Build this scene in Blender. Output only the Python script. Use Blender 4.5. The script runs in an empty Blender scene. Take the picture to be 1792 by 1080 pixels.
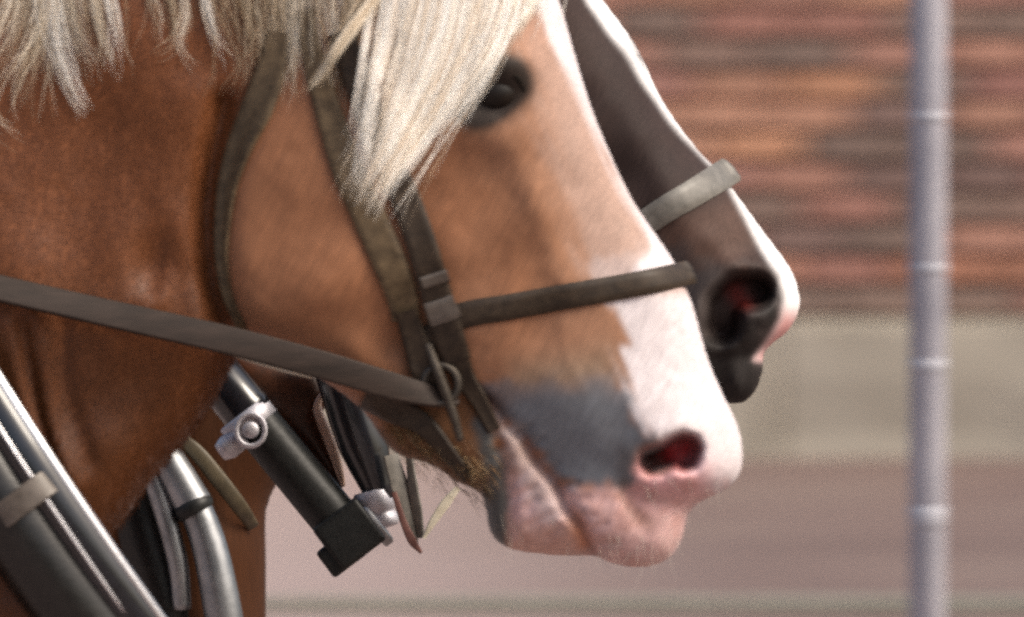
import bpy, bmesh, math, random
import numpy as np
from mathutils import Vector

# ------------------------------------------------------------------ camera, sky, sun, exposure
scene = bpy.context.scene
PITCH = 0.0502                 # radians below the horizontal
DIST = 10.0                    # metres to the near horse
S = 0.00052                    # metres per photo pixel at that distance
CAM = np.array([0.0, -DIST, 1.7])
FW = np.array([0.0, math.cos(PITCH), -math.sin(PITCH)])
UP = np.array([0.0, math.sin(PITCH), math.cos(PITCH)])
RT = np.array([1.0, 0.0, 0.0])

cam = bpy.data.cameras.new('camera')
cam.sensor_width = 36.0
cam.lens = 36.0 * DIST / (1792 * S)
cam.clip_end = 500.0
cam.dof.use_dof = True
cam.dof.focus_distance = DIST + 0.48
cam.dof.aperture_fstop = (cam.lens / 1000.0) / 0.040     # 40 mm entrance pupil
cam.dof.aperture_blades = 0
cam.dof.aperture_ratio = 0.42              # anamorphic bokeh, wider than high
cam_ob = bpy.data.objects.new('camera', cam)
scene.collection.objects.link(cam_ob)
cam_ob.location = CAM
cam_ob.rotation_euler = (math.pi / 2 - PITCH, 0, 0)
scene.camera = cam_ob

SUN_EL, SUN_AZ = math.radians(48), math.radians(113)     # azimuth clockwise from +Y (north)
world = bpy.data.worlds.new('World')
scene.world = world
world.use_nodes = True
wn = world.node_tree
sky = wn.nodes.new('ShaderNodeTexSky')
sky.sky_type = 'NISHITA'
sky.sun_disc = False
sky.sun_elevation = SUN_EL
sky.sun_rotation = SUN_AZ
sky.dust_density = 6.0
sky.air_density = 1.0
sky.ozone_density = 0.6
wn.links.new(sky.outputs[0], wn.nodes['Background'].inputs[0])
wn.nodes['Background'].inputs[1].default_value = 0.11
sun = bpy.data.lights.new('sun', 'SUN')
sun.energy = 1.5
sun.angle = math.radians(22)
sun.color = (1.0, 0.93, 0.82)
sun_ob = bpy.data.objects.new('sun', sun)
scene.collection.objects.link(sun_ob)
sd = Vector((math.sin(SUN_AZ) * math.cos(SUN_EL), math.cos(SUN_AZ) * math.cos(SUN_EL), math.sin(SUN_EL)))
sun_ob.rotation_euler = sd.to_track_quat('Z', 'Y').to_euler()

scene.view_settings.view_transform = 'Standard'
scene.view_settings.look = 'None'
scene.view_settings.gamma = 1.0
scene.view_settings.use_curve_mapping = False
scene.view_settings.exposure = 0.75
scene.render.engine = 'CYCLES'
scene.cycles.pixel_filter_type = 'GAUSSIAN'
scene.cycles.filter_width = 3.1
scene.cycles.max_bounces = 10
scene.cycles.diffuse_bounces = 8
scene.cycles.transmission_bounces = 8
scene.cycles.use_denoising = False        # keep the film-like grain

rng = np.random.default_rng(7)
random.seed(7)
COL = scene.collection

# ------------------------------------------------------------------ frames: (u right, v down, w towards the viewer), in photo pixels
def frame(dep):
    O = CAM + (DIST + dep) * FW
    s = S * (DIST + dep) / DIST
    def L(u, v, w=0.0):
        u = np.asarray(u, float); v = np.asarray(v, float); w = np.asarray(w, float)
        u, v, w = np.broadcast_arrays(u, v, w)
        return (O + (u - 896)[..., None] * s * RT + (540 - v)[..., None] * s * UP - w[..., None] * s * FW)
    return L
NEAR_L = frame(0.0)
FAR_L = frame(0.80)
MID_L = frame(0.40)

def ray(u, v):
    d = FW * DIST + RT * (u - 896) * S + UP * (540 - v) * S
    return d
def on_plane_y(u, v, Y):
    d = ray(u, v); t = (Y - CAM[1]) / d[1]
    return CAM + d * t
def on_ground(u, v):
    d = ray(u, v); t = -CAM[2] / d[2]
    return CAM + d * t

# ------------------------------------------------------------------ materials
def srgb(r, g, b):
    f = lambda c: c / 12.92 if c <= 0.04045 else ((c + 0.055) / 1.055) ** 2.4
    return (f(r / 255), f(g / 255), f(b / 255), 1.0)

class NT:
    def __init__(self, name):
        self.m = bpy.data.materials.new(name); self.m.use_nodes = True
        self.t = self.m.node_tree; self.b = self.t.nodes['Principled BSDF']
    def n(self, typ, **kw):
        nd = self.t.nodes.new(typ)
        for k, v in kw.items():
            if k in nd.inputs: nd.inputs[k].default_value = v
            else: setattr(nd, k, v)
        return nd
    def l(self, a, b): self.t.links.new(a, b)
    def noise(self, scale, detail=4, vec=None, rough=0.6):
        nd = self.n('ShaderNodeTexNoise'); nd.inputs['Scale'].default_value = scale
        nd.inputs['Detail'].default_value = detail; nd.inputs['Roughness'].default_value = rough
        if vec is not None: self.l(vec, nd.inputs['Vector'])
        return nd.outputs['Fac']
    def ramp(self, fac, stops):
        nd = self.n('ShaderNodeValToRGB'); e = nd.color_ramp.elements
        while len(e) < len(stops): e.new(0.5)
        for el, (p, c) in zip(e, stops): el.position = p; el.color = c
        self.l(fac, nd.inputs[0]); return nd.outputs[0]
    def mapping(self, scale=(1, 1, 1), rot=(0, 0, 0)):
        tc = self.n('ShaderNodeTexCoord'); mp = self.n('ShaderNodeMapping')
        mp.inputs['Scale'].default_value = scale; mp.inputs['Rotation'].default_value = rot
        self.l(tc.outputs['Object'], mp.inputs['Vector']); return mp.outputs[0]
    def mul(self, col, fac, lo, hi):
        mr = self.n('ShaderNodeMapRange'); self.l(fac, mr.inputs[0])
        mr.inputs['From Min'].default_value = 0.25; mr.inputs['From Max'].default_value = 0.75
        mr.inputs['To Min'].default_value = lo; mr.inputs['To Max'].default_value = hi
        mx = self.n('ShaderNodeMix', data_type='RGBA', blend_type='MULTIPLY'); mx.inputs[0].default_value = 1.0
        self.l(col, mx.inputs[6]); self.l(mr.outputs[0], mx.inputs[7]); return mx.outputs[2]
    def bump(self, h, strength, dist):
        b = self.n('ShaderNodeBump'); b.inputs['Strength'].default_value = strength; b.inputs['Distance'].default_value = dist
        self.l(h, b.inputs['Height']); self.l(b.outputs[0], self.b.inputs['Normal'])

def simple_mat(name, c1, c2, rough=0.6, metal=0.0, scale=40, bump=0.2, bdist=0.001, vscale=(1, 1, 1), spec=0.5, rough2=None, coat=0.0):
    k = NT(name); v = k.mapping(vscale); f = k.noise(scale, 6, v)
    k.l(k.ramp(f, [(0.3, c1), (0.7, c2)]), k.b.inputs['Base Color'])
    k.b.inputs['Roughness'].default_value = rough; k.b.inputs['Metallic'].default_value = metal
    k.b.inputs['Specular IOR Level'].default_value = spec
    k.b.inputs['Coat Weight'].default_value = coat
    if rough2 is not None:
        f2 = k.noise(scale * 0.4, 4, v)
        mr = k.n('ShaderNodeMapRange'); k.l(f2, mr.inputs[0]); mr.inputs['To Min'].default_value = rough; mr.inputs['To Max'].default_value = rough2
        k.l(mr.outputs[0], k.b.inputs['Roughness'])
    if bump: k.bump(f, bump, bdist)
    return k.m

def coat_mat(name, sheen=0.16, spec=0.3):
    """short hair: colour zones from the animal's own markings, grain along the lie of the coat"""
    k = NT(name)
    at = k.n('ShaderNodeAttribute', attribute_name='Col')
    nk = k.n('ShaderNodeAttribute', attribute_name='neck')
    mk = k.n('ShaderNodeAttribute', attribute_name='skin')
    tc = k.n('ShaderNodeTexCoord')
    def streak(ang, sx, sz, detail=4):
        r = k.n('ShaderNodeMapping', vector_type='POINT'); r.inputs['Rotation'].default_value = (0, ang, 0)
        k.l(tc.outputs['Object'], r.inputs['Vector'])
        s = k.n('ShaderNodeMapping'); s.inputs['Scale'].default_value = (sx, sx * 0.5, sz)
        k.l(r.outputs[0], s.inputs['Vector']); return k.noise(1.0, detail, s.outputs[0], 0.65)
    a1 = streak(math.radians(-27), 380, 26); b1 = streak(math.radians(6), 300, 16)
    a2 = streak(math.radians(-22), 60, 9, 3); b2 = streak(math.radians(4), 46, 6, 3)
    def mixf(a, b):
        m = k.n('ShaderNodeMix', data_type='FLOAT'); k.l(nk.outputs['Fac'], m.inputs[0]); k.l(a, m.inputs[2]); k.l(b, m.inputs[3]); return m.outputs[0]
    fine = mixf(a1, b1); broad = mixf(a2, b2)
    c = k.mul(at.outputs['Color'], fine, 0.78, 1.22)
    c = k.mul(c, broad, 0.92, 1.08)
    k.l(c, k.b.inputs['Base Color'])
    mr = k.n('ShaderNodeMapRange'); k.l(mk.outputs['Fac'], mr.inputs[0]); mr.inputs['To Min'].default_value = 0.62; mr.inputs['To Max'].default_value = 0.5
    k.l(mr.outputs[0], k.b.inputs['Roughness'])
    k.b.inputs['Specular IOR Level'].default_value = spec
    k.b.inputs['Sheen Weight'].default_value = sheen
    k.b.inputs['Sheen Roughness'].default_value = 0.4
    ad = k.n('ShaderNodeMath', operation='ADD'); k.l(fine, ad.inputs[0]); k.l(broad, ad.inputs[1])
    k.bump(ad.outputs[0], 0.35, 0.0012)
    return k.m

def hair_mat(name, rough=0.45):
    k = NT(name)
    at = k.n('ShaderNodeAttribute', attribute_name='Col')
    k.l(at.outputs['Color'], k.b.inputs['Base Color'])
    k.b.inputs['Roughness'].default_value = rough
    k.b.inputs['Specular IOR Level'].default_value = 0.4
    tr = k.n('ShaderNodeBsdfTranslucent'); k.l(at.outputs['Color'], tr.inputs['Color'])
    mx = k.n('ShaderNodeMixShader'); mx.inputs[0].default_value = 0.12
    k.l(k.b.outputs[0], mx.inputs[1]); k.l(tr.outputs[0], mx.inputs[2])
    k.l(mx.outputs[0], k.t.nodes['Material Output'].inputs['Surface'])
    return k.m

M = {}
M['coat'] = coat_mat('horse_coat')
M['coat_dark'] = coat_mat('horse_coat_dark', 0.0, 0.15)
M['hair'] = hair_mat('horse_hair')
M['eye'] = simple_mat('eye', (0.006, 0.004, 0.003, 1), (0.012, 0.007, 0.004, 1), 0.5, 0, 60, 0, spec=0.25)
M['strap'] = simple_mat('worn_leather', srgb(66, 53, 37), srgb(104, 87, 64), 0.45, 0, 90, 0.3, 0.0008, rough2=0.65, spec=0.3)
M['strap_dark'] = simple_mat('dark_leather', srgb(38, 29, 21), srgb(62, 50, 38), 0.45, 0, 110, 0.3, 0.0008, rough2=0.62, spec=0.3)
M['rein'] = simple_mat('rein_leather', srgb(34, 25, 19), srgb(54, 42, 35), 0.5, 0, 70, 0.35, 0.0008, vscale=(0.3, 1, 1.6), rough2=0.7, spec=0.25)
M['dark_steel'] = simple_mat('tarnished_steel', (0.05, 0.042, 0.035, 1), (0.11, 0.095, 0.08, 1), 0.5, 1.0, 50, 0.15, 0.0004, rough2=0.6)
M['keeper'] = simple_mat('keeper_leather', srgb(76, 67, 58), srgb(104, 95, 86), 0.4, 0, 90, 0.25, 0.0006)
M['strap_grey'] = simple_mat('grey_leather', srgb(88, 85, 79), srgb(118, 114, 107), 0.45, 0, 90, 0.25, 0.0006)
M['black_leather'] = simple_mat('black_leather', srgb(14, 13, 12), srgb(28, 26, 24), 0.2, 0, 120, 0.35, 0.0008, rough2=0.4, spec=0.45)
M['black_gloss'] = simple_mat('black_lacquer', srgb(16, 18, 22), srgb(28, 30, 36), 0.26, 0, 60, 0.15, 0.0006, coat=0.4)
M['rubber'] = simple_mat('black_rubber', srgb(17, 18, 17), srgb(32, 33, 32), 0.45, 0, 160, 0.4, 0.0008, spec=0.3)
M['brown_leather'] = simple_mat('brown_leather', srgb(44, 24, 12), srgb(78, 42, 20), 0.42, 0, 60, 0.25, 0.0008)
M['tan_edge'] = simple_mat('pale_tan', srgb(196, 160, 136), srgb(226, 196, 176), 0.4, 0, 60, 0.2, 0.0005)
M['olive'] = simple_mat('olive_leather', srgb(62, 54, 38), srgb(90, 80, 60), 0.5, 0, 60, 0.25, 0.0006)
M['cream'] = simple_mat('cream_strap', srgb(188, 180, 158), srgb(214, 208, 190), 0.5, 0, 60, 0.2, 0.0005)
M['chrome'] = simple_mat('polished_steel', (0.6, 0.6, 0.62, 1), (0.72, 0.72, 0.74, 1), 0.2, 1.0, 60, 0.3, 0.001, rough2=0.5)
M['steel'] = simple_mat('dull_steel', (0.22, 0.23, 0.24, 1), (0.36, 0.37, 0.38, 1), 0.3, 1.0, 50, 0.3, 0.0008, rough2=0.55)
M['worn_nickel'] = simple_mat('worn_nickel', (0.42, 0.41, 0.45, 1), (0.58, 0.57, 0.6, 1), 0.42, 0.7, 90, 0.5, 0.0012, rough2=0.7)
M['brown_strip'] = simple_mat('strip_leather', srgb(84, 52, 48), srgb(120, 84, 76), 0.45, 0, 60, 0.2, 0.0005)

# ------------------------------------------------------------------ mesh helpers
def new_mesh(name, verts, faces, mat, parent=None, smooth=True, attrs=None, normals=None):
    me = bpy.data.meshes.new(name)
    verts = np.asarray(verts, np.float32).reshape(-1, 3)
    if isinstance(faces, np.ndarray):
        k = faces.shape[1]; nf = len(faces)
        me.vertices.add(len(verts)); me.vertices.foreach_set('co', verts.ravel())
        me.loops.add(nf * k); me.loops.foreach_set('vertex_index', faces.astype(np.int32).ravel())
        me.polygons.add(nf)
        me.polygons.foreach_set('loop_start', np.arange(nf, dtype=np.int32) * k)
        me.update(calc_edges=True)
    else:
        me.from_pydata([tuple(map(float, v)) for v in verts], [], [tuple(map(int, f)) for f in faces])
    me.polygons.foreach_set('use_smooth', np.full(len(me.polygons), smooth))
    if attrs:
        for an, (typ, data) in attrs.items():
            a = me.attributes.new(an, typ, 'POINT')
            a.data.foreach_set('color' if 'COLOR' in typ else 'value', np.asarray(data, np.float32).ravel())
    me.materials.append(mat)
    me.validate()
    if normals is not None: me.normals_split_custom_set_from_vertices(np.asarray(normals, np.float32))
    o = bpy.data.objects.new(name, me); COL.objects.link(o)
    if parent is not None: o.parent = parent
    return o

def tag(o, label=None, cat=None, group=None, kind=None):
    if label: o['label'] = label
    if cat: o['category'] = cat
    if group: o['group'] = group
    if kind: o['kind'] = kind
    return o

def empty(name, label, cat, group=None):
    o = bpy.data.objects.new(name, None); COL.objects.link(o); o.empty_display_size = 0.05
    return tag(o, label, cat, group)

def catmull(pts, n):
    p = np.asarray(pts, float)
    p = np.vstack([2 * p[0] - p[1], p, 2 * p[-1] - p[-2]])
    seg = len(p) - 3
    t = np.linspace(0, seg - 1e-9, n); i = t.astype(int); f = (t - i)[:, None]
    a, b, c, d = p[i], p[i + 1], p[i + 2], p[i + 3]
    return 0.5 * (2 * b + (c - a) * f + (2 * a - 5 * b + 4 * c - d) * f ** 2 + (3 * b - a - 3 * c + d) * f ** 3)

def sweep(pts, sec_fn, closed=False, caps=True):
    """pts: n x 3 world path; sec_fn(i, t) -> m x 2 section offsets (side, out) in metres and a reference vector"""
    pts = np.asarray(pts, float); n = len(pts)
    if closed: tan = np.roll(pts, -1, 0) - np.roll(pts, 1, 0)
    else: tan = np.gradient(pts, axis=0)
    tan /= np.linalg.norm(tan, axis=1)[:, None] + 1e-12
    V = []; m = None
    for i in range(n):
        sec, ref = sec_fn(i, i / max(1, n - 1))
        sec = np.asarray(sec, float); m = len(sec)
        side = np.cross(tan[i], ref); side /= np.linalg.norm(side) + 1e-12
        out = np.cross(side, tan[i])
        V.append(pts[i] + sec[:, :1] * side + sec[:, 1:] * out)
    V = np.vstack(V); F = []
    for i in range(n if closed else n - 1):
        a = i * m; b = ((i + 1) % n) * m
        for j in range(m):
            k = (j + 1) % m
            F.append((a + j, a + k, b + k, b + j))
    if caps and not closed:
        F.append(tuple(range(m))[::-1]); F.append(tuple((n - 1) * m + j for j in range(m)))
    return V, F

def circle(r, m=14, ry=None):
    a = np.linspace(0, 2 * np.pi, m, endpoint=False)
    return np.c_[np.cos(a) * r, np.sin(a) * (r if ry is None else ry)]

def rrect(hw, hh, r=0.3):
    """rounded rectangle section"""
    out = []
    rr = min(hw, hh) * r
    for cx, cy, a0 in ((hw - rr, hh - rr, 0), (-hw + rr, hh - rr, 90), (-hw + rr, -hh + rr, 180), (hw - rr, -hh + rr, 270)):
        for k in range(4):
            a = math.radians(a0 + 30 * k); out.append((cx + rr * math.cos(a), cy + rr * math.sin(a)))
    return np.array(out)

TOW = -FW     # towards the viewer
def tube(name, L, pts, radii, mat, parent, n=40, m=16, sec=None, flat=1.0):
    """pts: (u, v, w) list, radii in pixels (scalar or list)"""
    p = catmull(pts, n)
    if np.isscalar(radii): rad = np.full(n, float(radii))
    else: rad = np.interp(np.linspace(0, 1, n), np.linspace(0, 1, len(radii)), radii)
    s = np.linalg.norm(L(1, 0) - L(0, 0))
    W = L(p[:, 0], p[:, 1], p[:, 2])
    V, F = sweep(W, lambda i, t: (circle(rad[i] * s, m, rad[i] * s * flat), TOW))
    return new_mesh(name, V, F, mat, parent)

def lathe(name, L, p0, p1, prof, mat, parent, m=24):
    """prof: (t along p0->p1 , radius px) list, sharp where points repeat"""
    a = np.array(p0, float); b = np.array(p1, float)
    s = np.linalg.norm(L(1, 0) - L(0, 0))
    A = L(*a); B = L(*b)
    d = (B - A) / np.linalg.norm(B - A); side = np.cross(d, TOW); side /= np.linalg.norm(side); out = np.cross(side, d)
    V = []; F = []; c = circle(1, m)
    for t, r in prof:
        V.append(A + (B - A) * t + (c[:, :1] * side + c[:, 1:] * out) * r * s)
    n = len(prof)
    for i in range(n - 1):
        for j in range(m):
            k = (j + 1) % m; F.append((i * m + j, i * m + k, (i + 1) * m + k, (i + 1) * m + j))
    F.append(tuple(range(m))[::-1]); F.append(tuple((n - 1) * m + j for j in range(m)))
    o = new_mesh(name, np.vstack(V), F, mat, parent)
    return o

def edge_split(o, deg=35):
    md = o.modifiers.new('split', 'EDGE_SPLIT'); md.split_angle = math.radians(deg); return o

# ------------------------------------------------------------------ 2-D fields for the animals' bodies
class Grid:
    def __init__(self, u0, u1, v0, v1, step):
        self.u = np.arange(u0, u1 + step, step, dtype=float); self.v = np.arange(v0, v1 + step, step, dtype=float)
        self.step = step; self.U, self.V = np.meshgrid(self.u, self.v, indexing='ij')
    def sample(self, A, u, v):
        fu = np.clip((np.asarray(u, float) - self.u[0]) / self.step, 0, len(self.u) - 1.001)
        fv = np.clip((np.asarray(v, float) - self.v[0]) / self.step, 0, len(self.v) - 1.001)
        i = fu.astype(int); j = fv.astype(int); a = fu - i; b = fv - j
        if A.ndim == 3: a = a[..., None]; b = b[..., None]
        return A[i, j] * (1 - a) * (1 - b) + A[i + 1, j] * a * (1 - b) + A[i, j + 1] * (1 - a) * b + A[i + 1, j + 1] * a * b

def smooth_poly(pts, n_per=5, closed=True):
    p = np.asarray(pts, float)
    q = np.vstack([p[-1], p, p[0], p[1]]) if closed else np.vstack([2 * p[0] - p[1], p, 2 * p[-1] - p[-2]])
    out = []
    for i in range(len(q) - 3):
        a, b, c, d = q[i:i + 4]
        for k in range(n_per):
            f = k / n_per
            out.append(0.5 * (2 * b + (c - a) * f + (2 * a - 5 * b + 4 * c - d) * f * f + (3 * b - a - 3 * c + d) * f ** 3))
    if not closed: out.append(p[-1])
    return np.array(out)

def line_dist(U, V, pts):
    p = np.asarray(pts, float); best = np.full(U.shape, 1e9)
    for (ax, ay), (bx, by) in zip(p[:-1], p[1:]):
        dx, dy = bx - ax, by - ay; L2 = dx * dx + dy * dy + 1e-9
        t = np.clip(((U - ax) * dx + (V - ay) * dy) / L2, 0, 1)
        best = np.minimum(best, (U - ax - t * dx) ** 2 + (V - ay - t * dy) ** 2)
    return np.sqrt(best)

def sdf(U, V, pts):
    """signed distance, positive inside the polygon"""
    p = np.asarray(pts, float); q = np.vstack([p, p[:1]])
    d = line_dist(U, V, q); ins = np.zeros(U.shape, bool)
    for (ax, ay), (bx, by) in zip(q[:-1], q[1:]):
        if ay == by: continue
        c = (ay > V) != (by > V)
        ins ^= c & (U < (bx - ax) * (V - ay) / (by - ay) + ax)
    return np.where(ins, d, -d)

def gblur(A, sig):
    r = int(3 * sig) + 1; k = np.exp(-0.5 * (np.arange(-r, r + 1) / sig) ** 2); k /= k.sum()
    B = np.pad(A, r, mode='edge')
    B = np.apply_along_axis(lambda x: np.convolve(x, k, 'valid'), 0, B)
    B = np.apply_along_axis(lambda x: np.convolve(x, k, 'valid'), 1, B)
    return B

def shepard(U, V, ctrl, p=3.0):
    num = 0; den = 0
    for u, v, val in ctrl:
        w = 1.0 / (((U - u) ** 2 + (V - v) ** 2) + 900.0) ** (p / 2)
        num = num + w * val; den = den + w
    return num / den

def bump(U, V, u, v, su, sv, ang, amp):
    a = math.radians(ang); du = U - u; dv = V - v
    x = du * math.cos(a) + dv * math.sin(a); y = -du * math.sin(a) + dv * math.cos(a)
    return amp * np.exp(-0.5 * ((x / su) ** 2 + (y / sv) ** 2))

def groove(U, V, pts, wid, amp, taper=False):
    return amp * np.exp(-0.5 * (line_dist(U, V, smooth_poly(pts, 6, False)) / wid) ** 2)

def sstep(x, a, b):
    t = np.clip((x - a) / (b - a), 0, 1); return t * t * (3 - 2 * t)

def body_q(d, W, R):
    t = np.minimum(d / R, 1.0)
    return np.where(t > 0, W * W * (2 * t - t * t), W * W * 2 * t)

def surface_nets(g, Q, wmax, step):
    """closed surface |w| = sqrt(Q(u, v))"""
    w = np.arange(-wmax, wmax + step, step)
    nx, ny, nz = len(g.u), len(g.v), len(w)
    Fv = Q.astype(np.float32)[:, :, None] - (w.astype(np.float32) ** 2)[None, None, :]
    Fv /= 2 * np.sqrt(np.abs(Q).astype(np.float32)[:, :, None] + (w.astype(np.float32) ** 2)[None, None, :]) + 4
    ins = Fv > 0
    cnt = np.zeros((nx - 1, ny - 1, nz - 1), np.uint8)
    for a in (0, 1):
        for b in (0, 1):
            for c in (0, 1):
                cnt += ins[a:nx - 1 + a, b:ny - 1 + b, c:nz - 1 + c]
    act = (cnt > 0) & (cnt < 8)
    idx = np.full(act.shape, -1, np.int32)
    I, J, K = np.nonzero(act); idx[I, J, K] = np.arange(len(I))
    acc = np.zeros((len(I), 3)); num = np.zeros(len(I))
    corners = [(a, b, c) for a in (0, 1) for b in (0, 1) for c in (0, 1)]
    val = {cc: Fv[I + cc[0], J + cc[1], K + cc[2]] for cc in corners}
    for cc in corners:
        for ax in range(3):
            if cc[ax]: continue
            dd = list(cc); dd[ax] = 1; dd = tuple(dd)
            f0, f1 = val[cc], val[dd]; cr = (f0 > 0) != (f1 > 0)
            t = np.where(cr, f0 / np.where(cr, f0 - f1, 1), 0)
            for k in range(3):
                acc[:, k] += np.where(cr, cc[k] + (t if k == ax else 0), 0)
            num += cr
    acc /= num[:, None]
    P = np.c_[g.u[0] + (I + acc[:, 0]) * g.step, g.v[0] + (J + acc[:, 1]) * g.step, w[0] + (K + acc[:, 2]) * step]
    faces = []
    for ax in range(3):
        sl0 = [slice(None)] * 3; sl1 = [slice(None)] * 3
        sl0[ax] = slice(0, -1); sl1[ax] = slice(1, None)
        a_, b_ = ins[tuple(sl0)], ins[tuple(sl1)]
        o1, o2 = [(1, 2), (2, 0), (0, 1)][ax]
        E = np.nonzero(a_ != b_); E = [e for e in E]
        ok = (E[o1] > 0) & (E[o2] > 0) & (E[o1] < act.shape[o1]) & (E[o2] < act.shape[o2]) & (E[ax] < act.shape[ax])
        E = [e[ok] for e in E]
        fl = a_[tuple(E)]
        def cell(s1, s2):
            c = [e.copy() for e in E]; c[o1] = c[o1] - s1; c[o2] = c[o2] - s2; return idx[tuple(c)]
        q = np.c_[cell(1, 1), cell(0, 1), cell(0, 0), cell(1, 0)]
        q[~fl] = q[~fl][:, ::-1]
        faces.append(q[(q >= 0).all(1)])
    faces = np.vstack(faces)
    # settle vertices exactly on the surface where it faces the side
    q = g.sample(Q, P[:, 0], P[:, 1]); h = np.sqrt(np.maximum(q, 0))
    m = (h > 25) & (np.abs(P[:, 2]) > 0.5 * h)
    P[m, 2] = np.sign(P[m, 2]) * h[m]
    # (u right, v down, w to the viewer) is a right-handed frame seen from the front only after flipping v
    return P, faces

def paint(base, mask, col):
    return base * (1 - mask[..., None]) + np.array(col[:3])[None, None, :] * mask[..., None]

def value_noise(g, cell, seed):
    r = np.random.default_rng(seed)
    n1 = int((g.u[-1] - g.u[0]) / cell) + 4; n2 = int((g.v[-1] - g.v[0]) / cell) + 4
    A = r.standard_normal((n1, n2))
    fu = (g.U - g.u[0]) / cell + 1; fv = (g.V - g.v[0]) / cell + 1
    i = fu.astype(int); j = fv.astype(int); a = fu - i; b = fv - j
    a = a * a * (3 - 2 * a); b = b * b * (3 - 2 * b)
    return A[i, j] * (1 - a) * (1 - b) + A[i + 1, j] * a * (1 - b) + A[i, j + 1] * (1 - a) * b + A[i + 1, j + 1] * a * b

# ------------------------------------------------------------------ setting: ground, kerb, wall, post
WALL_Y = 16.7
k = NT('packed_earth'); vv = k.mapping()
f1 = k.noise(0.9, 5, vv); f2 = k.noise(60, 5, vv)
c = k.ramp(f1, [(0.3, srgb(96, 79, 74)), (0.5, srgb(108, 90, 84)), (0.72, srgb(118, 102, 94))])
sx = k.n('ShaderNodeSeparateXYZ'); k.l(vv, sx.inputs[0])
ax = k.n('ShaderNodeMath', operation='MULTIPLY_ADD'); k.l(f1, ax.inputs[0]); ax.inputs[1].default_value = 0.9; k.l(sx.outputs[0], ax.inputs[2])
mr = k.n('ShaderNodeMapRange', interpolation_type='SMOOTHSTEP'); k.l(ax.outputs[0], mr.inputs[0])
mr.inputs['From Min'].default_value = -0.15; mr.inputs['From Max'].default_value = 1.0; mr.inputs['To Min'].default_value = 1.0; mr.inputs['To Max'].default_value = 0.0
dm = k.n('ShaderNodeMix', data_type='RGBA'); k.l(mr.outputs[0], dm.inputs[0]); k.l(c, dm.inputs[6]); dm.inputs[7].default_value = srgb(148, 131, 126); c = dm.outputs[2]
c = k.mul(c, f2, 0.85, 1.15); k.l(c, k.b.inputs['Base Color']); k.b.inputs['Roughness'].default_value = 0.9; k.bump(f2, 0.4, 0.01)
M['ground'] = k.m
GX, GY = 60.0, 60.0
ground = new_mesh('ground', [(-GX, -20, 0), (GX, -20, 0), (GX, GY, 0), (-GX, GY, 0)], [(0, 1, 2, 3)], M['ground'])
tag(ground, 'pinkish brown packed earth ground', kind='structure')

M['kerb'] = simple_mat('kerb_stone', srgb(112, 110, 98), srgb(138, 134, 122), 0.85, 0, 8, 0.4, 0.01)
ky = on_ground(900, 1062)[1]
kb = bmesh.new()
def kerb_piece(x0, x1):
    dy0, dy1 = ky - 0.16 + random.uniform(-.004, .004), ky + random.uniform(-.006, .006)
    z = 0.02 + random.uniform(0, .004)
    v = [(x0, dy0, -.05), (x1, dy0, -.05), (x1, dy1, -.05), (x0, dy1, -.05), (x0, dy0, z), (x1, dy0, z), (x1, dy1, z), (x0, dy1, z)]
    return v
kerb_root = empty('kerb', 'thin pale greenish stone edging along the bottom of the picture', 'kerb')
kerb_root['kind'] = 'structure'
BOXF = [(0, 3, 2, 1), (4, 5, 6, 7), (0, 1, 5, 4), (1, 2, 6, 5), (2, 3, 7, 6), (3, 0, 4, 7)]
x = -4.0
while x < 5.0:
    ln = 0.9 + random.uniform(-.05, .05)
    new_mesh('stone', kerb_piece(x, x + ln - 0.012), BOXF, M['kerb'], kerb_root, smooth=False); x += ln

# wall: mortar body, plinth of pale rough stones, bricks in courses
k = NT('brick'); oi = k.n('ShaderNodeObjectInfo'); vv = k.mapping(); f = k.noise(26, 6, vv); f2 = k.noise(7, 3, vv)
c = k.mul(oi.outputs['Color'], f, 0.7, 1.3); c = k.mul(c, f2, 0.85, 1.15); k.l(c, k.b.inputs['Base Color'])
k.b.inputs['Roughness'].default_value = 0.9; k.bump(f, 0.5, 0.006); M['brick'] = k.m
k = NT('brick_rest'); gi = k.n('ShaderNodeNewGeometry'); vv = k.mapping(); f = k.noise(26, 6, vv)
c = k.ramp(gi.outputs['Random Per Island'], [(0.0, srgb(84, 66, 58)), (0.25, srgb(126, 84, 70)), (0.6, srgb(150, 100, 76)), (1.0, srgb(166, 116, 86))])
c = k.mul(c, f, 0.7, 1.3); k.l(c, k.b.inputs['Base Color']); k.b.inputs['Roughness'].default_value = 0.9; k.bump(f, 0.5, 0.006); M['brick_rest'] = k.m
M['mortar'] = simple_mat('mortar', srgb(164, 136, 122), srgb(184, 158, 144), 0.95, 0, 30, 0.4, 0.005)
M['plinth'] = simple_mat('pale_stone', srgb(160, 152, 138), srgb(178, 170, 156), 0.9, 0, 5, 0.5, 0.01)

plinth_top = on_plane_y(1500, 556, WALL_Y - 0.1)[2]
wall = empty('brick_wall', 'weathered orange brown brick wall on a pale stone plinth behind the horses', 'wall')
WX0, WX1, WZ1 = -5.5, 6.0, plinth_top + 0.075 * 14
mv = [(WX0, WALL_Y + .006, 0), (WX1, WALL_Y + .006, 0), (WX1, WALL_Y + .35, 0), (WX0, WALL_Y + .35, 0),
      (WX0, WALL_Y + .006, WZ1), (WX1, WALL_Y + .006, WZ1), (WX1, WALL_Y + .35, WZ1), (WX0, WALL_Y + .35, WZ1)]
new_mesh('mortar_bed', mv, BOXF, M['mortar'], wall, smooth=False)

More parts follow.
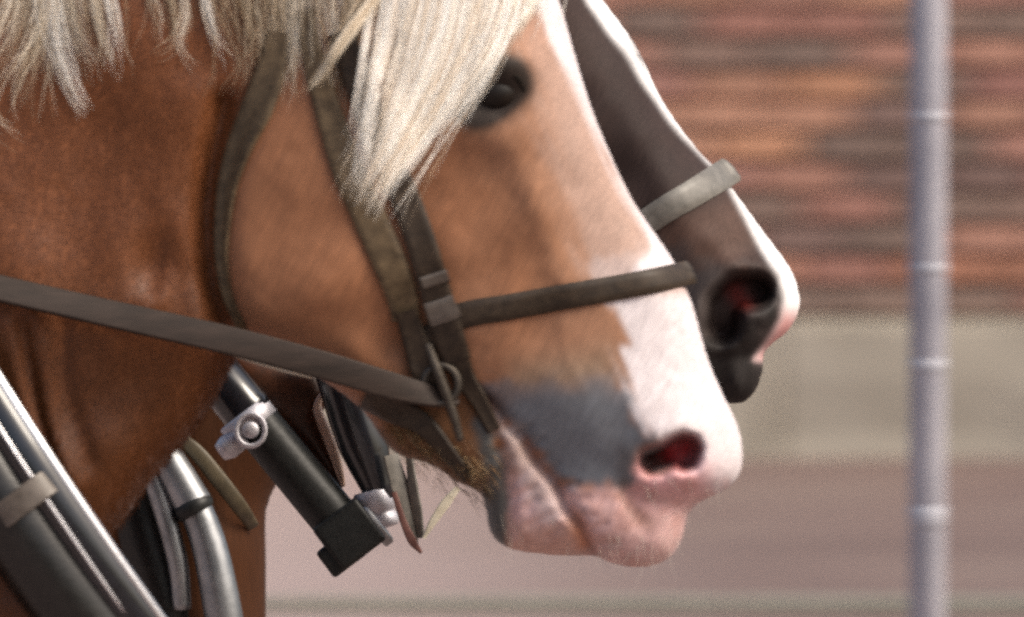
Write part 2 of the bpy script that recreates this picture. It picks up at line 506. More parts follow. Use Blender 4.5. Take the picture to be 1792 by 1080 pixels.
def rough_block(lx, ly, lz, seed, rough, cuts=(6, 2, 3), rnd=0.03):
    bm = bmesh.new()
    bmesh.ops.create_cube(bm, size=1)
    bmesh.ops.scale(bm, vec=(lx, ly, lz), verts=bm.verts)
    r = random.Random(seed)
    bmesh.ops.bevel(bm, geom=list(bm.edges), offset=rnd, segments=2, affect='EDGES')
    if rough:
        bmesh.ops.subdivide_edges(bm, edges=[e for e in bm.edges if e.calc_length() > lz * 0.4], cuts=2, use_grid_fill=True)
        for v in bm.verts:
            v.co.y += r.gauss(0, rough); v.co.z += r.gauss(0, rough * 0.4)
    me = bpy.data.meshes.new('block'); bm.to_mesh(me); bm.free(); return me

pmeshes = []
for i in range(4):
    me = rough_block(0.874, 0.16, plinth_top + 0.08, 20 + i, 0.005, rnd=0.02)
    me.materials.append(M['plinth']); pmeshes.append(me)
x = WX0; i = 0
while x < WX1 - 0.4:
    o = bpy.data.objects.new('plinth_stone', pmeshes[i % 4]); COL.objects.link(o); o.parent = wall
    o.location = (x + 0.435, WALL_Y - 0.05 + random.uniform(-.015, .015), plinth_top / 2 - 0.045 + random.uniform(-.004, .004))
    o.rotation_euler = (0, 0, math.radians(random.choice((0, 180)) + random.uniform(-.8, .8)))
    x += 0.875; i += 1

BL, BH = 0.225, 0.075
bmes = []
for i in range(5):
    me = rough_block(BL - 0.011, 0.05, BH - 0.012, 50 + i, 0, rnd=0.006)
    r = random.Random(i)
    for v in me.vertices: v.co.y += r.gauss(0, .0015); v.co.z += r.gauss(0, .0012)
    me.materials.append(M['brick']); bmes.append(me)
pal = [srgb(188, 142, 120), srgb(192, 146, 122), srgb(178, 134, 118), srgb(172, 126, 112), srgb(184, 138, 120), srgb(168, 126, 114), srgb(194, 144, 114)]
dark = [srgb(138, 116, 105), srgb(132, 112, 102), srgb(146, 121, 109)]
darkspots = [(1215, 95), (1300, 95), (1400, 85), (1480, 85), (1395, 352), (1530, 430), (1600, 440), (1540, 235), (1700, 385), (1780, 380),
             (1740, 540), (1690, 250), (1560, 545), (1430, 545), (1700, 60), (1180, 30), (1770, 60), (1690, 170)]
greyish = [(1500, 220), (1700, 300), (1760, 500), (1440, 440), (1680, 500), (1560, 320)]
rest_v, rest_f = [], []
nrow = 13
for row in range(nrow):
    z = plinth_top + (row + 0.5) * BH
    off = (row % 2) * BL / 2 + random.uniform(-.03, .03)
    n = int((WX1 - WX0) / BL) - 1
    for c_ in range(n):
        xx = WX0 + off + (c_ + 0.5) * BL
        jy = random.uniform(-.006, .006)
        rel = np.array([xx, WALL_Y, z]) - CAM
        t = DIST / rel.dot(FW); pu = 896 + rel.dot(RT) * t / S; pv = 540 - rel.dot(UP) * t / S
        if 860 < pu < 1960 and pv > -70:
            o = bpy.data.objects.new('brick', random.choice(bmes)); COL.objects.link(o); o.parent = wall
            o.location = (xx + random.uniform(-.004, .004), WALL_Y - 0.014 + jy, z)
            o.rotation_euler = (0, math.radians(random.uniform(-.5, .5)), math.radians(random.choice((0, 180)) + random.uniform(-.6, .6)))
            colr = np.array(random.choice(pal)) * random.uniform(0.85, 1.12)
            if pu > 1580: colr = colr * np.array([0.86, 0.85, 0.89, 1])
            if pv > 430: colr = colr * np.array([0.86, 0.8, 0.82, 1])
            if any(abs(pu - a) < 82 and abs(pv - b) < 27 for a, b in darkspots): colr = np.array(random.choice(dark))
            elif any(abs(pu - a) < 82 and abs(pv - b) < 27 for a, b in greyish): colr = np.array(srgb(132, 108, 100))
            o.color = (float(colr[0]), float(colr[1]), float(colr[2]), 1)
        else:
            b0 = len(rest_v)
            y0, y1 = WALL_Y - .038 + jy, WALL_Y + .012
            hx, hz = BL / 2 - .006, BH / 2 - .006
            rest_v += [(xx - hx, y0, z - hz), (xx + hx, y0, z - hz), (xx + hx, y1, z - hz), (xx - hx, y1, z - hz),
                       (xx - hx, y0, z + hz), (xx + hx, y0, z + hz), (xx + hx, y1, z + hz), (xx - hx, y1, z + hz)]
            rest_f += [tuple(b0 + q for q in f_) for f_ in BOXF]
o = new_mesh('bricks', rest_v, rest_f, M['brick_rest'], wall, smooth=False); tag(o, kind='stuff')

# post
POST_Y = 3.2
pd = POST_Y - CAM[1]
post = empty('metal_post', 'pale blue grey metal post in front of the brick wall', 'post')
M['post'] = simple_mat('galvanised', srgb(142, 141, 150), srgb(174, 172, 179), 0.6, 0.0, 14, 0.2, 0.002, vscale=(1, 1, 0.6))
M['post_band'] = simple_mat('post_band', srgb(158, 158, 166), srgb(170, 170, 177), 0.5, 0.0, 20, 0.2, 0.001)
M['post_band_dark'] = simple_mat('post_band_dark', srgb(106, 107, 114), srgb(120, 121, 128), 0.6, 0.0, 20, 0.2, 0.001)
sp = S * pd / DIST
px_r = 32 * sp
def ring(name, zc, hh, r, mat):
    x0 = on_plane_y(1624, 540, POST_Y)[0]
    b = min(hh * 0.3, 0.003)
    prof = [(-hh, r - b), (-hh + b, r), (hh - b, r), (hh, r - b)]
    V = []; F = []; m = 28; cc = circle(1, m)
    for z_, r_ in prof: V += [(x0 + a * r_, POST_Y + b_ * r_, zc + z_) for a, b_ in cc]
    for i in range(3):
        for j in range(m): F.append((i * m + j, i * m + (j + 1) % m, (i + 1) * m + (j + 1) % m, (i + 1) * m + j))
    F.append(tuple(range(m))[::-1]); F.append(tuple(3 * m + j for j in range(m)))
    return new_mesh(name, V, F, mat, post)
ring('shaft', 1.35, 1.35, px_r, M['post'])
for pv, hh, mm in ((205, 13, 'post_band'), (470, 14, 'post_band'), (640, 16, 'post_band'), (905, 24, 'post_band')):
    ring('band', on_plane_y(1624, pv, POST_Y)[2], hh * sp, px_r + 0.0007, M[mm])

# ------------------------------------------------------------------ near horse: body
def finish_body(name, g, Q, wmax, L, colf, neckf, skinf, parent, step, mat='coat'):
    P, F = surface_nets(g, Q, wmax, step)
    V = L(P[:, 0], P[:, 1], P[:, 2])
    cols = np.c_[g.sample(colf, P[:, 0], P[:, 1]), np.ones(len(P))]
    o = new_mesh(name, V, F[:, ::-1], M[mat], parent, True,
                 {'Col': ('FLOAT_COLOR', cols), 'neck': ('FLOAT', g.sample(neckf, P[:, 0], P[:, 1])), 'skin': ('FLOAT', g.sample(skinf, P[:, 0], P[:, 1]))})
    return o

g = Grid(-520, 1330, -330, 1330, 5.0)
U, V = g.U, g.V
head_poly = smooth_poly([
    (800, -230), (880, -170), (940, -90), (978, 0), (1010, 110), (1042, 208), (1099, 335), (1146, 408), (1180, 458), (1200, 502), (1216, 545),
    (1238, 625), (1265, 690), (1290, 740), (1301, 790), (1295, 832), (1270, 858), (1236, 874), (1207, 890), (1198, 930), (1186, 962), (1160, 986),
    (1122, 994), (1082, 990), (1056, 981), (1042, 969), (1028, 973), (990, 973), (925, 968), (880, 957), (855, 930), (850, 890), (838, 858), (805, 848), (768, 822), (735, 806),
    (700, 800), (668, 770), (640, 725), (600, 690), (545, 655), (480, 630), (420, 600), (385, 550), (362, 470), (360, 380), (375, 290), (405, 190), (455, 70), (520, -60), (600, -180), (700, -240)], 5)
neck_poly = smooth_poly([
    (820, -240), (600, -330), (200, -420), (-300, -480), (-700, -400), (-700, 1500), (300, 1500), (330, 1330), (290, 1180), (220, 1050), (182, 965), (228, 895), (280, 822), (330, 768),
    (372, 708), (412, 632), (470, 560), (560, 440), (700, 200)], 5)
dh = sdf(U, V, head_poly); dn = sdf(U, V, neck_poly)
Wh = shepard(U, V, [(980, 0, 165), (868, 165, 196), (700, 100, 190), (560, 300, 186), (560, 480, 180), (450, 420, 172), (900, 350, 166), (760, 420, 172), (850, 520, 148),
    (1050, 450, 122), (1000, 600, 124), (1150, 600, 104), (1100, 720, 118), (1180, 790, 124), (1270, 790, 80), (1050, 880, 104), (1150, 940, 74), (950, 880, 80),
    (900, 940, 66), (800, 760, 84), (720, 740, 80), (680, 640, 120), (600, 620, 140), (700, -150, 150)], 3.2)
Rh = shepard(U, V, [(980, 0, 150), (1100, 350, 135), (1200, 520, 115), (1290, 780, 95), (1150, 960, 70), (900, 950, 60), (720, 780, 70), (560, 630, 95), (390, 500, 75), (380, 300, 75), (700, 300, 150), (1100, 650, 130)], 3)
Wn = shepard(U, V, [(-300, 500, 215), (0, 500, 205), (200, 500, 180), (350, 450, 142), (420, 350, 136), (450, 100, 140), (200, 100, 165), (200, -250, 90), (-200, -250, 110), (200, 850, 170), (300, 700, 140), (0, 1000, 230), (150, 1200, 235), (600, 100, 120)], 3)
Rn = shepard(U, V, [(200, 900, 135), (400, 640, 110), (0, 0, 220), (300, -250, 220), (-300, 800, 200)], 3)
Qh = gblur(body_q(dh, Wh, Rh), 2.6); Qn = gblur(body_q(dn, Wn, Rn), 3.2)
hh_ = np.sqrt(np.maximum(Qh, 0)); hn_ = np.sqrt(np.maximum(Qn, 0))
# relief of the head
rel = np.zeros_like(U)
rel += bump(U, V, 905, 112, 60, 24, -25, 15) + bump(U, V, 862, 175, 44, 27, 8, -20) + bump(U, V, 850, 238, 60, 26, 10, 7)
rel += groove(U, V, [(900, 270), (935, 350), (965, 430), (985, 490)], 22, 9)
rel += groove(U, V, [(1015, 330), (1060, 430), (1090, 520)], 26, -7)
rel += bump(U, V, 560, 450, 120, 120, 0, 10) + groove(U, V, [(690, 240), (740, 400), (745, 520), (700, 600)], 26, -9)
rel += bump(U, V, 930, 590, 60, 50, 20, -7) + bump(U, V, 1010, 700, 70, 60, 0, 8)
# nostril: comma-shaped opening with a raised rim
rim = line_dist(U, V, [(1144, 806), (1168, 796), (1190, 784), (1200, 786), (1198, 798)]) - 3 * sstep(U, 1150, 1190) + 1.2 * value_noise(g, 12, 77)
rel += 5 * np.exp(-0.5 * ((rim - 40) / 17) ** 2)
nost = np.exp(-(np.maximum(rim - 8, 0) / 13) ** 2)
rel -= (88 - 16 * sstep(U, 1150, 1185)) * nost
rel += groove(U, V, [(1128, 745), (1105, 705)], 20, 6)
# mouth and lips
mouth = [(832, 690), (862, 706), (884, 736), (918, 768), (936, 804), (972, 846), (990, 886), (1016, 918), (1030, 946), (1044, 980)]
rel += groove(U, V, mouth, 8.5, -19)
for q_ in range(9):
    t_ = q_ / 8; a_u, a_v = 885 + 150 * t_, 770 + 190 * t_
    rel += groove(U, V, [(a_u - 8 + rng.normal(0, 8), a_v + 8), (a_u - 34 + rng.normal(0, 8), a_v + 34 + rng.normal(0, 8))], 4.5, -5) + groove(U, V, [(a_u + 18, a_v - 12), (a_u + 48 + rng.normal(0, 8), a_v - 20 + rng.normal(0, 8))], 4.5, -4)
rel += 0.9 * value_noise(g, 16, 71) * sstep(V + 0.1 * U, 900, 980)
rel += groove(U, V, [(860, 725), (900, 790), (945, 850), (985, 905)], 15, 3)
rel += groove(U, V, [(845, 715), (872, 770), (890, 850), (892, 930)], 9, -12)
rel += groove(U, V, [(1088, 850), (1100, 885), (1122, 912)], 9, -7)
rel += groove(U, V, [(1205, 885), (1150, 880), (1110, 862)], 12, -7)
rel += bump(U, V, 1060, 930, 60, 36, 10, 3) + bump(U, V, 1240, 830, 30, 36, 0, 6)
# loose hide and veins
rel += 1.1 * value_noise(g, 60, 3) + 0.4 * value_noise(g, 20, 4)
rel += groove(U, V, [(940, 300), (905, 420), (880, 540), (800, 600)], 8, 1.4) + groove(U, V, [(1000, 520), (985, 600), (1020, 680)], 7, 1.3)
hh_ = np.where(hh_ > 0, np.maximum(hh_ + rel * sstep(hh_, 18, 75), 0), 0)
# relief of the neck
reln = 2.0 * value_noise(g, 100, 11) + 0.5 * value_noise(g, 30, 12)
reln += bump(U, V, 264, 462, 26, 34, 15, -17) + groove(U, V, [(300, 480), (285, 520), (262, 525)], 12, 6)
reln += groove(U, V, [(395, 180), (372, 300), (366, 420), (388, 540), (420, 600)], 16, -34)
reln += groove(U, V, [(20, 560), (45, 660), (70, 760), (90, 860)], 13, 10) + groove(U, V, [(72, 545), (88, 650), (100, 740), (140, 840)], 11, 9) + groove(U, V, [(48, 560), (66, 680), (90, 780)], 9, -11) + groove(U, V, [(120, 560), (125, 680), (165, 800)], 12, -7)
reln += groove(U, V, [(330, 170), (300, 320), (320, 420)], 30, 7) + groove(U, V, [(180, 220), (150, 380), (190, 480)], 36, -7)
hn_ = np.where(hn_ > 0, np.maximum(hn_ + reln * sstep(hn_, 18, 75), 0), 0)
kk = 7.0
hmix = np.where((hh_ > 0) & (hn_ > 0), np.maximum(hh_, hn_) + np.maximum(kk - np.abs(hh_ - hn_), 0) ** 2 / (4 * kk), np.maximum(hh_, hn_))
Qc = np.where(np.maximum(Qh, Qn) > 0, np.maximum(hmix ** 2, np.minimum(np.maximum(Qh, Qn), 300)), np.maximum(Qh, Qn))
NH = hmix                                     # side relief of the near horse, pixels
NHS = gblur(NH, 2.4)
isneck = sstep(hn_ - hh_, -12, 12)

# markings, with some shade painted into the coat
def streak_noise(g, ang, across, along, seed):
    a = math.radians(ang); r = np.random.default_rng(seed); A = r.standard_normal((400, 400))
    x = (g.U * math.cos(a) - g.V * math.sin(a)) / across + 200; y = (g.U * math.sin(a) + g.V * math.cos(a)) / along + 150
    i = np.floor(x).astype(int); j = np.floor(y).astype(int); p = x - i; q = y - j; i %= 398; j %= 398
    p = p * p * (3 - 2 * p); q = q * q * (3 - 2 * q)
    return A[i, j] * (1 - p) * (1 - q) + A[i + 1, j] * p * (1 - q) + A[i, j + 1] * (1 - p) * q + A[i + 1, j + 1] * p * q
nzs = streak_noise(g, 25, 9, 70, 5) * 0.6 + streak_noise(g, 25, 18, 130, 6) * 0.7
nz1 = value_noise(g, 16, 21); nz2 = value_noise(g, 40, 22)
colf = np.zeros(U.shape + (3,)) + np.array(srgb(141, 95, 66)[:3])
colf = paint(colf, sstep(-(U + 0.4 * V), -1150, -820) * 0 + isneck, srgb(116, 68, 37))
colf = paint(colf, isneck * sstep(V + 0.25 * U + 30 * nz2, 480, 800) * 0.95, srgb(92, 50, 19))  # lower neck: darker coat there, plus shade falloff painted into the colour
face = sstep(sdf(U, V, [(800, 90), (980, 60), (1100, 330), (1200, 520), (1240, 640), (830, 660), (800, 560), (860, 330)]) + 12 * nz2, -60, 70)
colf = paint(colf, face * 0.8, srgb(154, 114, 89))
colf = paint(colf, 0.5 * np.exp(-0.5 * ((U - 900) / 45) ** 2 - 0.5 * ((V - 480) / 120) ** 2), srgb(146, 94, 60))
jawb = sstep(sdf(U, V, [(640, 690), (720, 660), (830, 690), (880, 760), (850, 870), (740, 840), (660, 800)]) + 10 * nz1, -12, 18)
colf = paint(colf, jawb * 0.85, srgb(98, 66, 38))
pale = sstep(sdf(U, V, [(880, -60), (925, 60), (940, 160), (952, 260), (972, 350), (990, 420), (1016, 486), (1060, 510), (1400, 500), (1200, 0), (1000, -150)]) + 16 * nzs, -34, 60)
colf = paint(colf, pale * 0.88, srgb(166, 139, 126))
white = sstep(sdf(U, V, [(900, -90), (938, 40), (968, 110), (1002, 180), (1036, 250), (1072, 320), (1100, 380), (1112, 440), (1018, 455), (1036, 496), (1078, 540), (1108, 604), (1070, 602), (1090, 660), (1106, 725), (1140, 765), (1180, 830), (1240, 900), (1400, 900), (1300, 300), (1100, -150)]) + 7 * nzs, -7, 11)
wsoft = sstep(sdf(U, V, [(910, -90), (954, 60), (996, 140), (1038, 225), (1082, 330), (1134, 430), (1112, 480), (1400, 500), (1300, 200), (1100, -150)]) + 8 * nzs, -8, 14)
low = sstep(V, 500, 530)
colf = paint(colf, np.clip(white * low + white * sstep(V, 400, 480) * (1 - low) * 0.35 + wsoft * (1 - low), 0, 1), srgb(210, 201, 202))
lips = sstep(sdf(U, V, [(985, 850), (1040, 845), (1085, 850), (1110, 830), (1112, 812), (1150, 806), (1205, 806), (1236, 835), (1262, 856), (1240, 1020), (1000, 1010), (880, 1000), (880, 840), (900, 815), (960, 850)]) + 9 * nz1, -22, 26)
colf = paint(colf, lips, srgb(206, 168, 163))
grey = sstep(sdf(U, V, [(836, 690), (850, 665), (930, 660), (1000, 650), (1080, 640), (1092, 672), (1108, 730), (1138, 770), (1112, 790), (1106, 842), (1086, 856), (1050, 846), (1010, 852), (980, 842), (935, 788), (880, 730)]) + 6 * nz1, -13, 15)
greyt = sstep(V + 14 * nz2, 620, 720)
colf = paint(colf, grey * (0.35 + 0.65 * greyt), srgb(102, 104, 109))
colf = paint(colf, 0.75 * sstep(sdf(U, V, [(900, 640), (1060, 610), (1085, 660), (1000, 690), (880, 690)]), -40, 40) * (1 - grey * greyt) * (1 - white), srgb(132, 114, 96))
colf = paint(colf, 0.6 * np.exp(-(line_dist(U, V, [(1090, 790), (1094, 850)]) / 18) ** 2), srgb(84, 78, 76))
chin = sstep(sdf(U, V, [(836, 720), (862, 760), (884, 810), (892, 870), (890, 960), (845, 960), (835, 870), (850, 830), (826, 740)]) + 3 * nz1, -8, 9)
colf = paint(colf, chin, srgb(80, 78, 75))
strip = sstep(sdf(U, V, [(862, 730), (892, 740), (935, 796), (976, 852), (1004, 905), (950, 915), (908, 850), (886, 790)]) + 7 * nz1, -16, 18)
colf = paint(colf, strip * 0.6, srgb(200, 184, 180))
colf = paint(colf, 0.8 * np.exp(-(line_dist(U, V, [(1005, 910), (1022, 950)]) / 15) ** 2), srgb(190, 116, 74))
colf = paint(colf, 0.35 * sstep(sdf(U, V, [(890, 905), (1010, 905), (1040, 1000), (880, 1000)]), -10, 25), srgb(178, 132, 96))
colf = paint(colf, 0.55 * np.exp(-(line_dist(U, V, [(1092, 862), (1105, 890), (1130, 912)]) / 14) ** 2), srgb(172, 132, 108))
eyed = np.exp(-0.5 * (np.maximum(line_dist(U, V, [(836, 184), (860, 170), (884, 148)]) - 38, 0) / 12) ** 2)
colf = paint(colf, eyed * 0.97, srgb(26, 20, 15))  # dark eye skin, with the deep shade of the socket painted in
colf = paint(colf, 0.9 * np.exp(-0.5 * (np.maximum(rim - 19, 0) / 5) ** 2), srgb(104, 22, 24))
colf = paint(colf, 0.85 * np.exp(-(line_dist(U, V, [(1130, 806), (1150, 796)]) / 22) ** 2), srgb(44, 30, 26))
colf = paint(colf, 0.9 * np.exp(-(line_dist(U, V, [(1172, 794), (1198, 786)]) / 16) ** 2), srgb(150, 30, 34))
pinkn = np.exp(-0.5 * (line_dist(U, V, [(1130, 840), (1210, 832)]) / 34) ** 2)
colf = paint(colf, pinkn * 0.55 * (1 - grey) * sstep(rim, 18, 30), srgb(200, 140, 146))
mot = sstep(value_noise(g, 24, 91) + 0.5 * value_noise(g, 11, 92), 0.55, 1.1)
colf = paint(colf, 0.28 * mot * lips * (1 - grey), srgb(168, 116, 100))
mot = sstep(value_noise(g, 20, 93) + 0.5 * value_noise(g, 9, 94), 0.8, 1.2)
colf = paint(colf, 0.25 * mot * lips * (1 - grey), srgb(128, 112, 108))
colf = paint(colf, 0.7 * np.exp(-(line_dist(U, V, smooth_poly(mouth, 6, False)) / 8) ** 2) * sstep(value_noise(g, 30, 95), -1.2, 0.3), srgb(116, 78, 68))
skin = np.clip(lips + grey + chin, 0, 1)

near_horse = empty('horse', 'chestnut horse with a flaxen mane, white blaze and pink and grey muzzle, nearest the camera', 'horse', 'pair of harnessed horses')
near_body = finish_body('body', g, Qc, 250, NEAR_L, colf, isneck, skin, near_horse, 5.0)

def ball(name, L, u, v, w, r, mat, parent, sq=(1, 1, 1)):
    bm = bmesh.new(); bmesh.ops.create_uvsphere(bm, u_segments=28, v_segments=18, radius=1.0)
    s = np.linalg.norm(L(1, 0) - L(0, 0)); P = []
    for vv_ in bm.verts: P.append(L(u + vv_.co.x * r * sq[0], v + vv_.co.z * r * sq[1], w + vv_.co.y * r * sq[2]))
    fs = [tuple(x_.index for x_ in f_.verts) for f_ in bm.faces]; bm.free()
    return new_mesh(name, P, fs, mat, parent)
eh = g.sample(NH, 868, 166)
ball('eye', NEAR_L, 868, 166, eh - 30, 46, M['eye'], near_horse, (1.0, 0.82, 0.95))
for s_ in (1,):
    M['lid'] = simple_mat('eyelid_skin', srgb(20, 16, 12), srgb(32, 25, 19), 0.8, 0, 60, 0.2, 0.0006, spec=0.15)
    tube('eyelid', NEAR_L, [(818, 190, eh - 16), (840, 152, eh + 2), (872, 130, eh + 10), (905, 140, eh + 6), (922, 178, eh - 12)], [4, 7, 8, 7, 4], M['lid'], near_horse, 24, 10)

# ------------------------------------------------------------------ hair
def hair(name, L, strands, parent, seg=14):
    """strands: list of (pts k x 3 px, radius px, rgb); tapered three-sided threads, one mesh"""
    s = np.linalg.norm(L(1, 0) - L(0, 0))
    allV, allF, allC, allN = [], [], [], []
    base = 0
    tt = np.linspace(0, 1, seg)
    prof = np.clip(1.02 - tt, 0, 1) ** 0.7
    a3 = np.array([math.pi / 2, math.pi * 7 / 6, math.pi * 11 / 6])
    for pts, r, rgb in strands:
        p = catmull(pts, seg)
        W = L(p[:, 0], p[:, 1], p[:, 2])
        tan = np.gradient(W, axis=0); tan /= np.linalg.norm(tan, axis=1)[:, None] + 1e-12
        side = np.cross(tan, TOW); side /= np.linalg.norm(side, axis=1)[:, None] + 1e-9
        out = np.cross(side, tan)
        R_ = (r * s * prof)[:, None]
        rings = np.stack([W + side * R_ * math.cos(a) + out * R_ * math.sin(a) for a in a3], 1)
        allV.append(rings.reshape(-1, 3))
        i = np.arange(seg - 1)[:, None] * 3; j = np.arange(3)[None, :]; k_ = (j + 1) % 3
        f = np.stack([i + j, i + 3 + j, i + 3 + k_, i + k_], -1).reshape(-1, 4) + base
        allF.append(f); base += seg * 3
        allC.append(np.tile(np.r_[rgb, 1.0], (seg * 3, 1)))
        lean = TOW * 0.62 + UP * 0.45 + RT * rng.normal(0.32, 0.16)
        nn = np.stack([lean + 0.3 * (side * math.cos(a) + out * math.sin(a)) for a in a3], 1).reshape(-1, 3)
        allN.append(nn / np.linalg.norm(nn, axis=1)[:, None])
    return new_mesh(name, np.vstack(allV), np.vstack(allF), M['hair'], parent, True, {'Col': ('FLOAT_COLOR', np.vstack(allC))}, np.vstack(allN))

DENS, STRAY, TIGHT = 2.0, 0.14, 0.55
def lock(guide, n, r0, r1, rad, cols, surf, lift=6, thick=16, curl=3.0, lenvar=0.25):
    """n strands following a guide (u, v) with spread r0 at the root and r1 at the tip"""
    gd = catmull([(a, b) for a, b in guide], 10); out = []
    tg = np.gradient(gd, axis=0); tg /= np.linalg.norm(tg, axis=1)[:, None] + 1e-9
    nr = np.c_[-tg[:, 1], tg[:, 0]]
    t = np.linspace(0, 1, 10)
    sub = [(rng.normal(0, 0.55), rng.normal(0, 0.6), rng.uniform(0.35, 1.0)) for _ in range(max(3, n // 11))]
    for _ in range(int(n * DENS)):
        si = rng.integers(len(sub))
        if rng.random() < STRAY: x0, x1, end = rng.normal(0, 0.9), rng.normal(0, 1.9), rng.uniform(0.4, 1.0)     # stray hair
        else:
            si = rng.integers(len(sub)); sx0, sx1, se = sub[si]
            x0 = sx0 + rng.normal(0, 0.16) * TIGHT; x1 = sx1 + rng.normal(0, 0.34) * TIGHT
            end = max(0.3, se - abs(rng.normal(0, lenvar)) * 0.5)
        te = t * end
        gx = np.interp(te, t, gd[:, 0]); gy = np.interp(te, t, gd[:, 1]); nx_ = np.interp(te, t, nr[:, 0]); ny_ = np.interp(te, t, nr[:, 1])
        spread = x0 * r0 * (1 - te) + x1 * r1 * te
        ph, fr = rng.uniform(0, 6.28), rng.uniform(3, 8)
        wob = curl * np.sin(ph + fr * te) * te + rng.normal(0, 0.25, 10)
        uu = gx + nx_ * (spread + wob); vv_ = gy + ny_ * (spread + wob)
        dep = lift + abs(rng.normal(0, 0.5)) * thick * (1 - 0.5 * te)
        ww = surf(uu, vv_) + dep + 1.5 * np.sin(ph * 2 + fr * te)
        c_ = np.array(cols[si % len(cols)][:3]) * rng.uniform(0.93, 1.05)
        out.append((np.c_[uu, vv_, ww], rad * rng.uniform(0.5, 1.2), np.clip(c_, 0, 0.96)))
    return out

NHB = gblur(NH, 6.0)
surfN = lambda a, b: np.maximum(g.sample(NHB, a, b), g.sample(NH, a, b))
# the forelock lies over the bridle straps
STRAPZ = 30 * np.exp(-(np.maximum(line_dist(U, V, [(600, 60), (640, 180), (690, 300), (712, 352)]) - 24, 0) / 26) ** 2)
STRAPZ = np.maximum(STRAPZ, 18 * np.exp(-(np.maximum(line_dist(U, V, [(535, 20), (578, 200), (612, 300), (648, 380)]) - 26, 0) / 26) ** 2))
surfF = lambda a, b: surfN(a, b) + g.sample(STRAPZ, a, b)
bright = [srgb(250, 244, 237), srgb(244, 236, 226), srgb(226, 211, 193), srgb(248, 241, 233), srgb(196, 172, 146)]
beige = [srgb(164, 144, 118), srgb(144, 120, 92), srgb(184, 166, 142), srgb(122, 98, 70)]
mixd = [srgb(202, 186, 164), srgb(172, 150, 122), srgb(224, 212, 196)]
st = []
# forelock: sweeps from the poll down over the cheek strap
for (a, b_, n_) in (
        ([(905, -110), (893, 0), (866, 90), (822, 165), (765, 235), (715, 300), (668, 345)], 26, 70),
        ([(860, -110), (845, 0), (815, 100), (772, 190), (722, 270), (672, 336), (642, 378)], 40, 150),
        ([(815, -110), (795, 0), (768, 100), (730, 190), (692, 270), (652, 330), (630, 384)], 46, 170),
        ([(765, -110), (745, 0), (722, 100), (694, 190), (664, 270), (636, 330), (624, 372)], 46, 170),
        ([(715, -110), (698, 0), (676, 100), (656, 180), (642, 260), (630, 320), (636, 350)], 38, 120),
        ([(940, -110), (925, -10), (900, 50), (888, 110)], 30, 40),
        ([(960, -110), (948, -10), (930, 50), (925, 90)], 26, 40),
        ([(880, -110), (872, -10), (852, 60), (836, 130), (800, 200), (770, 250)], 18, 40)):
    st += lock(a, n_, b_, 17, 1.0, bright, surfF, 5, 8, 10, 0.3)
st += lock([(690, -60), (650, 10), (612, 60), (580, 112), (560, 150), (530, 182)], 55, 16, 8, 0.9, mixd, surfF, 8, 10, 5, 0.2)
st += lock([(640, -80), (625, 20), (610, 90), (596, 160), (590, 220), (606, 290)], 50, 30, 22, 0.8, beige, surfN, 4, 8, 6, 0.3)
forelock = hair('forelock', NEAR_L, st, near_horse); tag(forelock, 'long pale forelock sweeping down over the cheek strap', kind='stuff')
st = []
DENS, STRAY, TIGHT = 0.95, 0.42, 1.0
for (a, n_, r0, r1, cols) in (
        ([(75, -120), (82, -30), (62, 60), (30, 120), (12, 180), (6, 215)], 90, 34, 16, mixd),
        ([(40, -120), (44, -30), (28, 40), (4, 110), (-20, 170)], 70, 30, 22, mixd),
        ([(92, -120), (88, -20), (100, 60), (124, 130), (150, 185), (166, 208)], 80, 18, 6, bright),
        ([(120, -120), (126, -20), (140, 60), (160, 110), (180, 160)], 70, 24, 10, mixd),
        ([(60, -100), (80, 0), (76, 80), (66, 130), (74, 160)], 35, 14, 10, beige),
        ([(150, -120), (164, -20), (178, 50), (186, 100), (188, 130)], 55, 14, 6, mixd),
        ([(190, -120), (194, -20), (210, 50), (217, 110), (215, 150)], 46, 11, 4, bright),
        ([(255, -120), (268, -20), (286, 35), (294, 72), (296, 80)], 26, 8, 3, mixd),
        ([(285, -120), (300, -20), (314, 40), (308, 78), (280, 92), (262, 92)], 26, 8, 3, beige),
        ([(320, -120), (322, -20), (332, 30), (318, 78), (340, 112), (364, 132)], 34, 7, 3, mixd),
        ([(352, -120), (358, -20), (370, 40), (384, 78), (404, 104), (416, 120)], 36, 7, 3, bright),
        ([(385, -120), (400, -20), (425, 60), (450, 120), (462, 165)], 50, 40, 20, beige),
        ([(440, -120), (455, -20), (470, 70), (482, 130), (486, 190)], 110, 44, 24, beige),
        ([(500, -120), (505, -20), (508, 70), (506, 140), (514, 190)], 80, 34, 14, mixd),
        ([(520, -120), (524, -20), (520, 60), (522, 120), (528, 160), (536, 198)], 36, 10, 5, mixd),
        ([(560, -120), (562, -20), (572, 60), (586, 110), (582, 150), (574, 172)], 60, 22, 8, mixd),
        ([(600, -120), (604, -20), (610, 50), (600, 110)], 50, 26, 14, mixd),
        ([(230, -120), (236, -60), (244, -10), (250, 30)], 30, 30, 16, beige),
        ([(10, -100), (0, 20), (-20, 100), (-10, 200), (20, 232), (60, 262)], 30, 16, 6, mixd)):
    st += lock(a, n_, r0, r1 * 1.4, 0.85, cols, surfN, 6, 6, 13, 0.5)
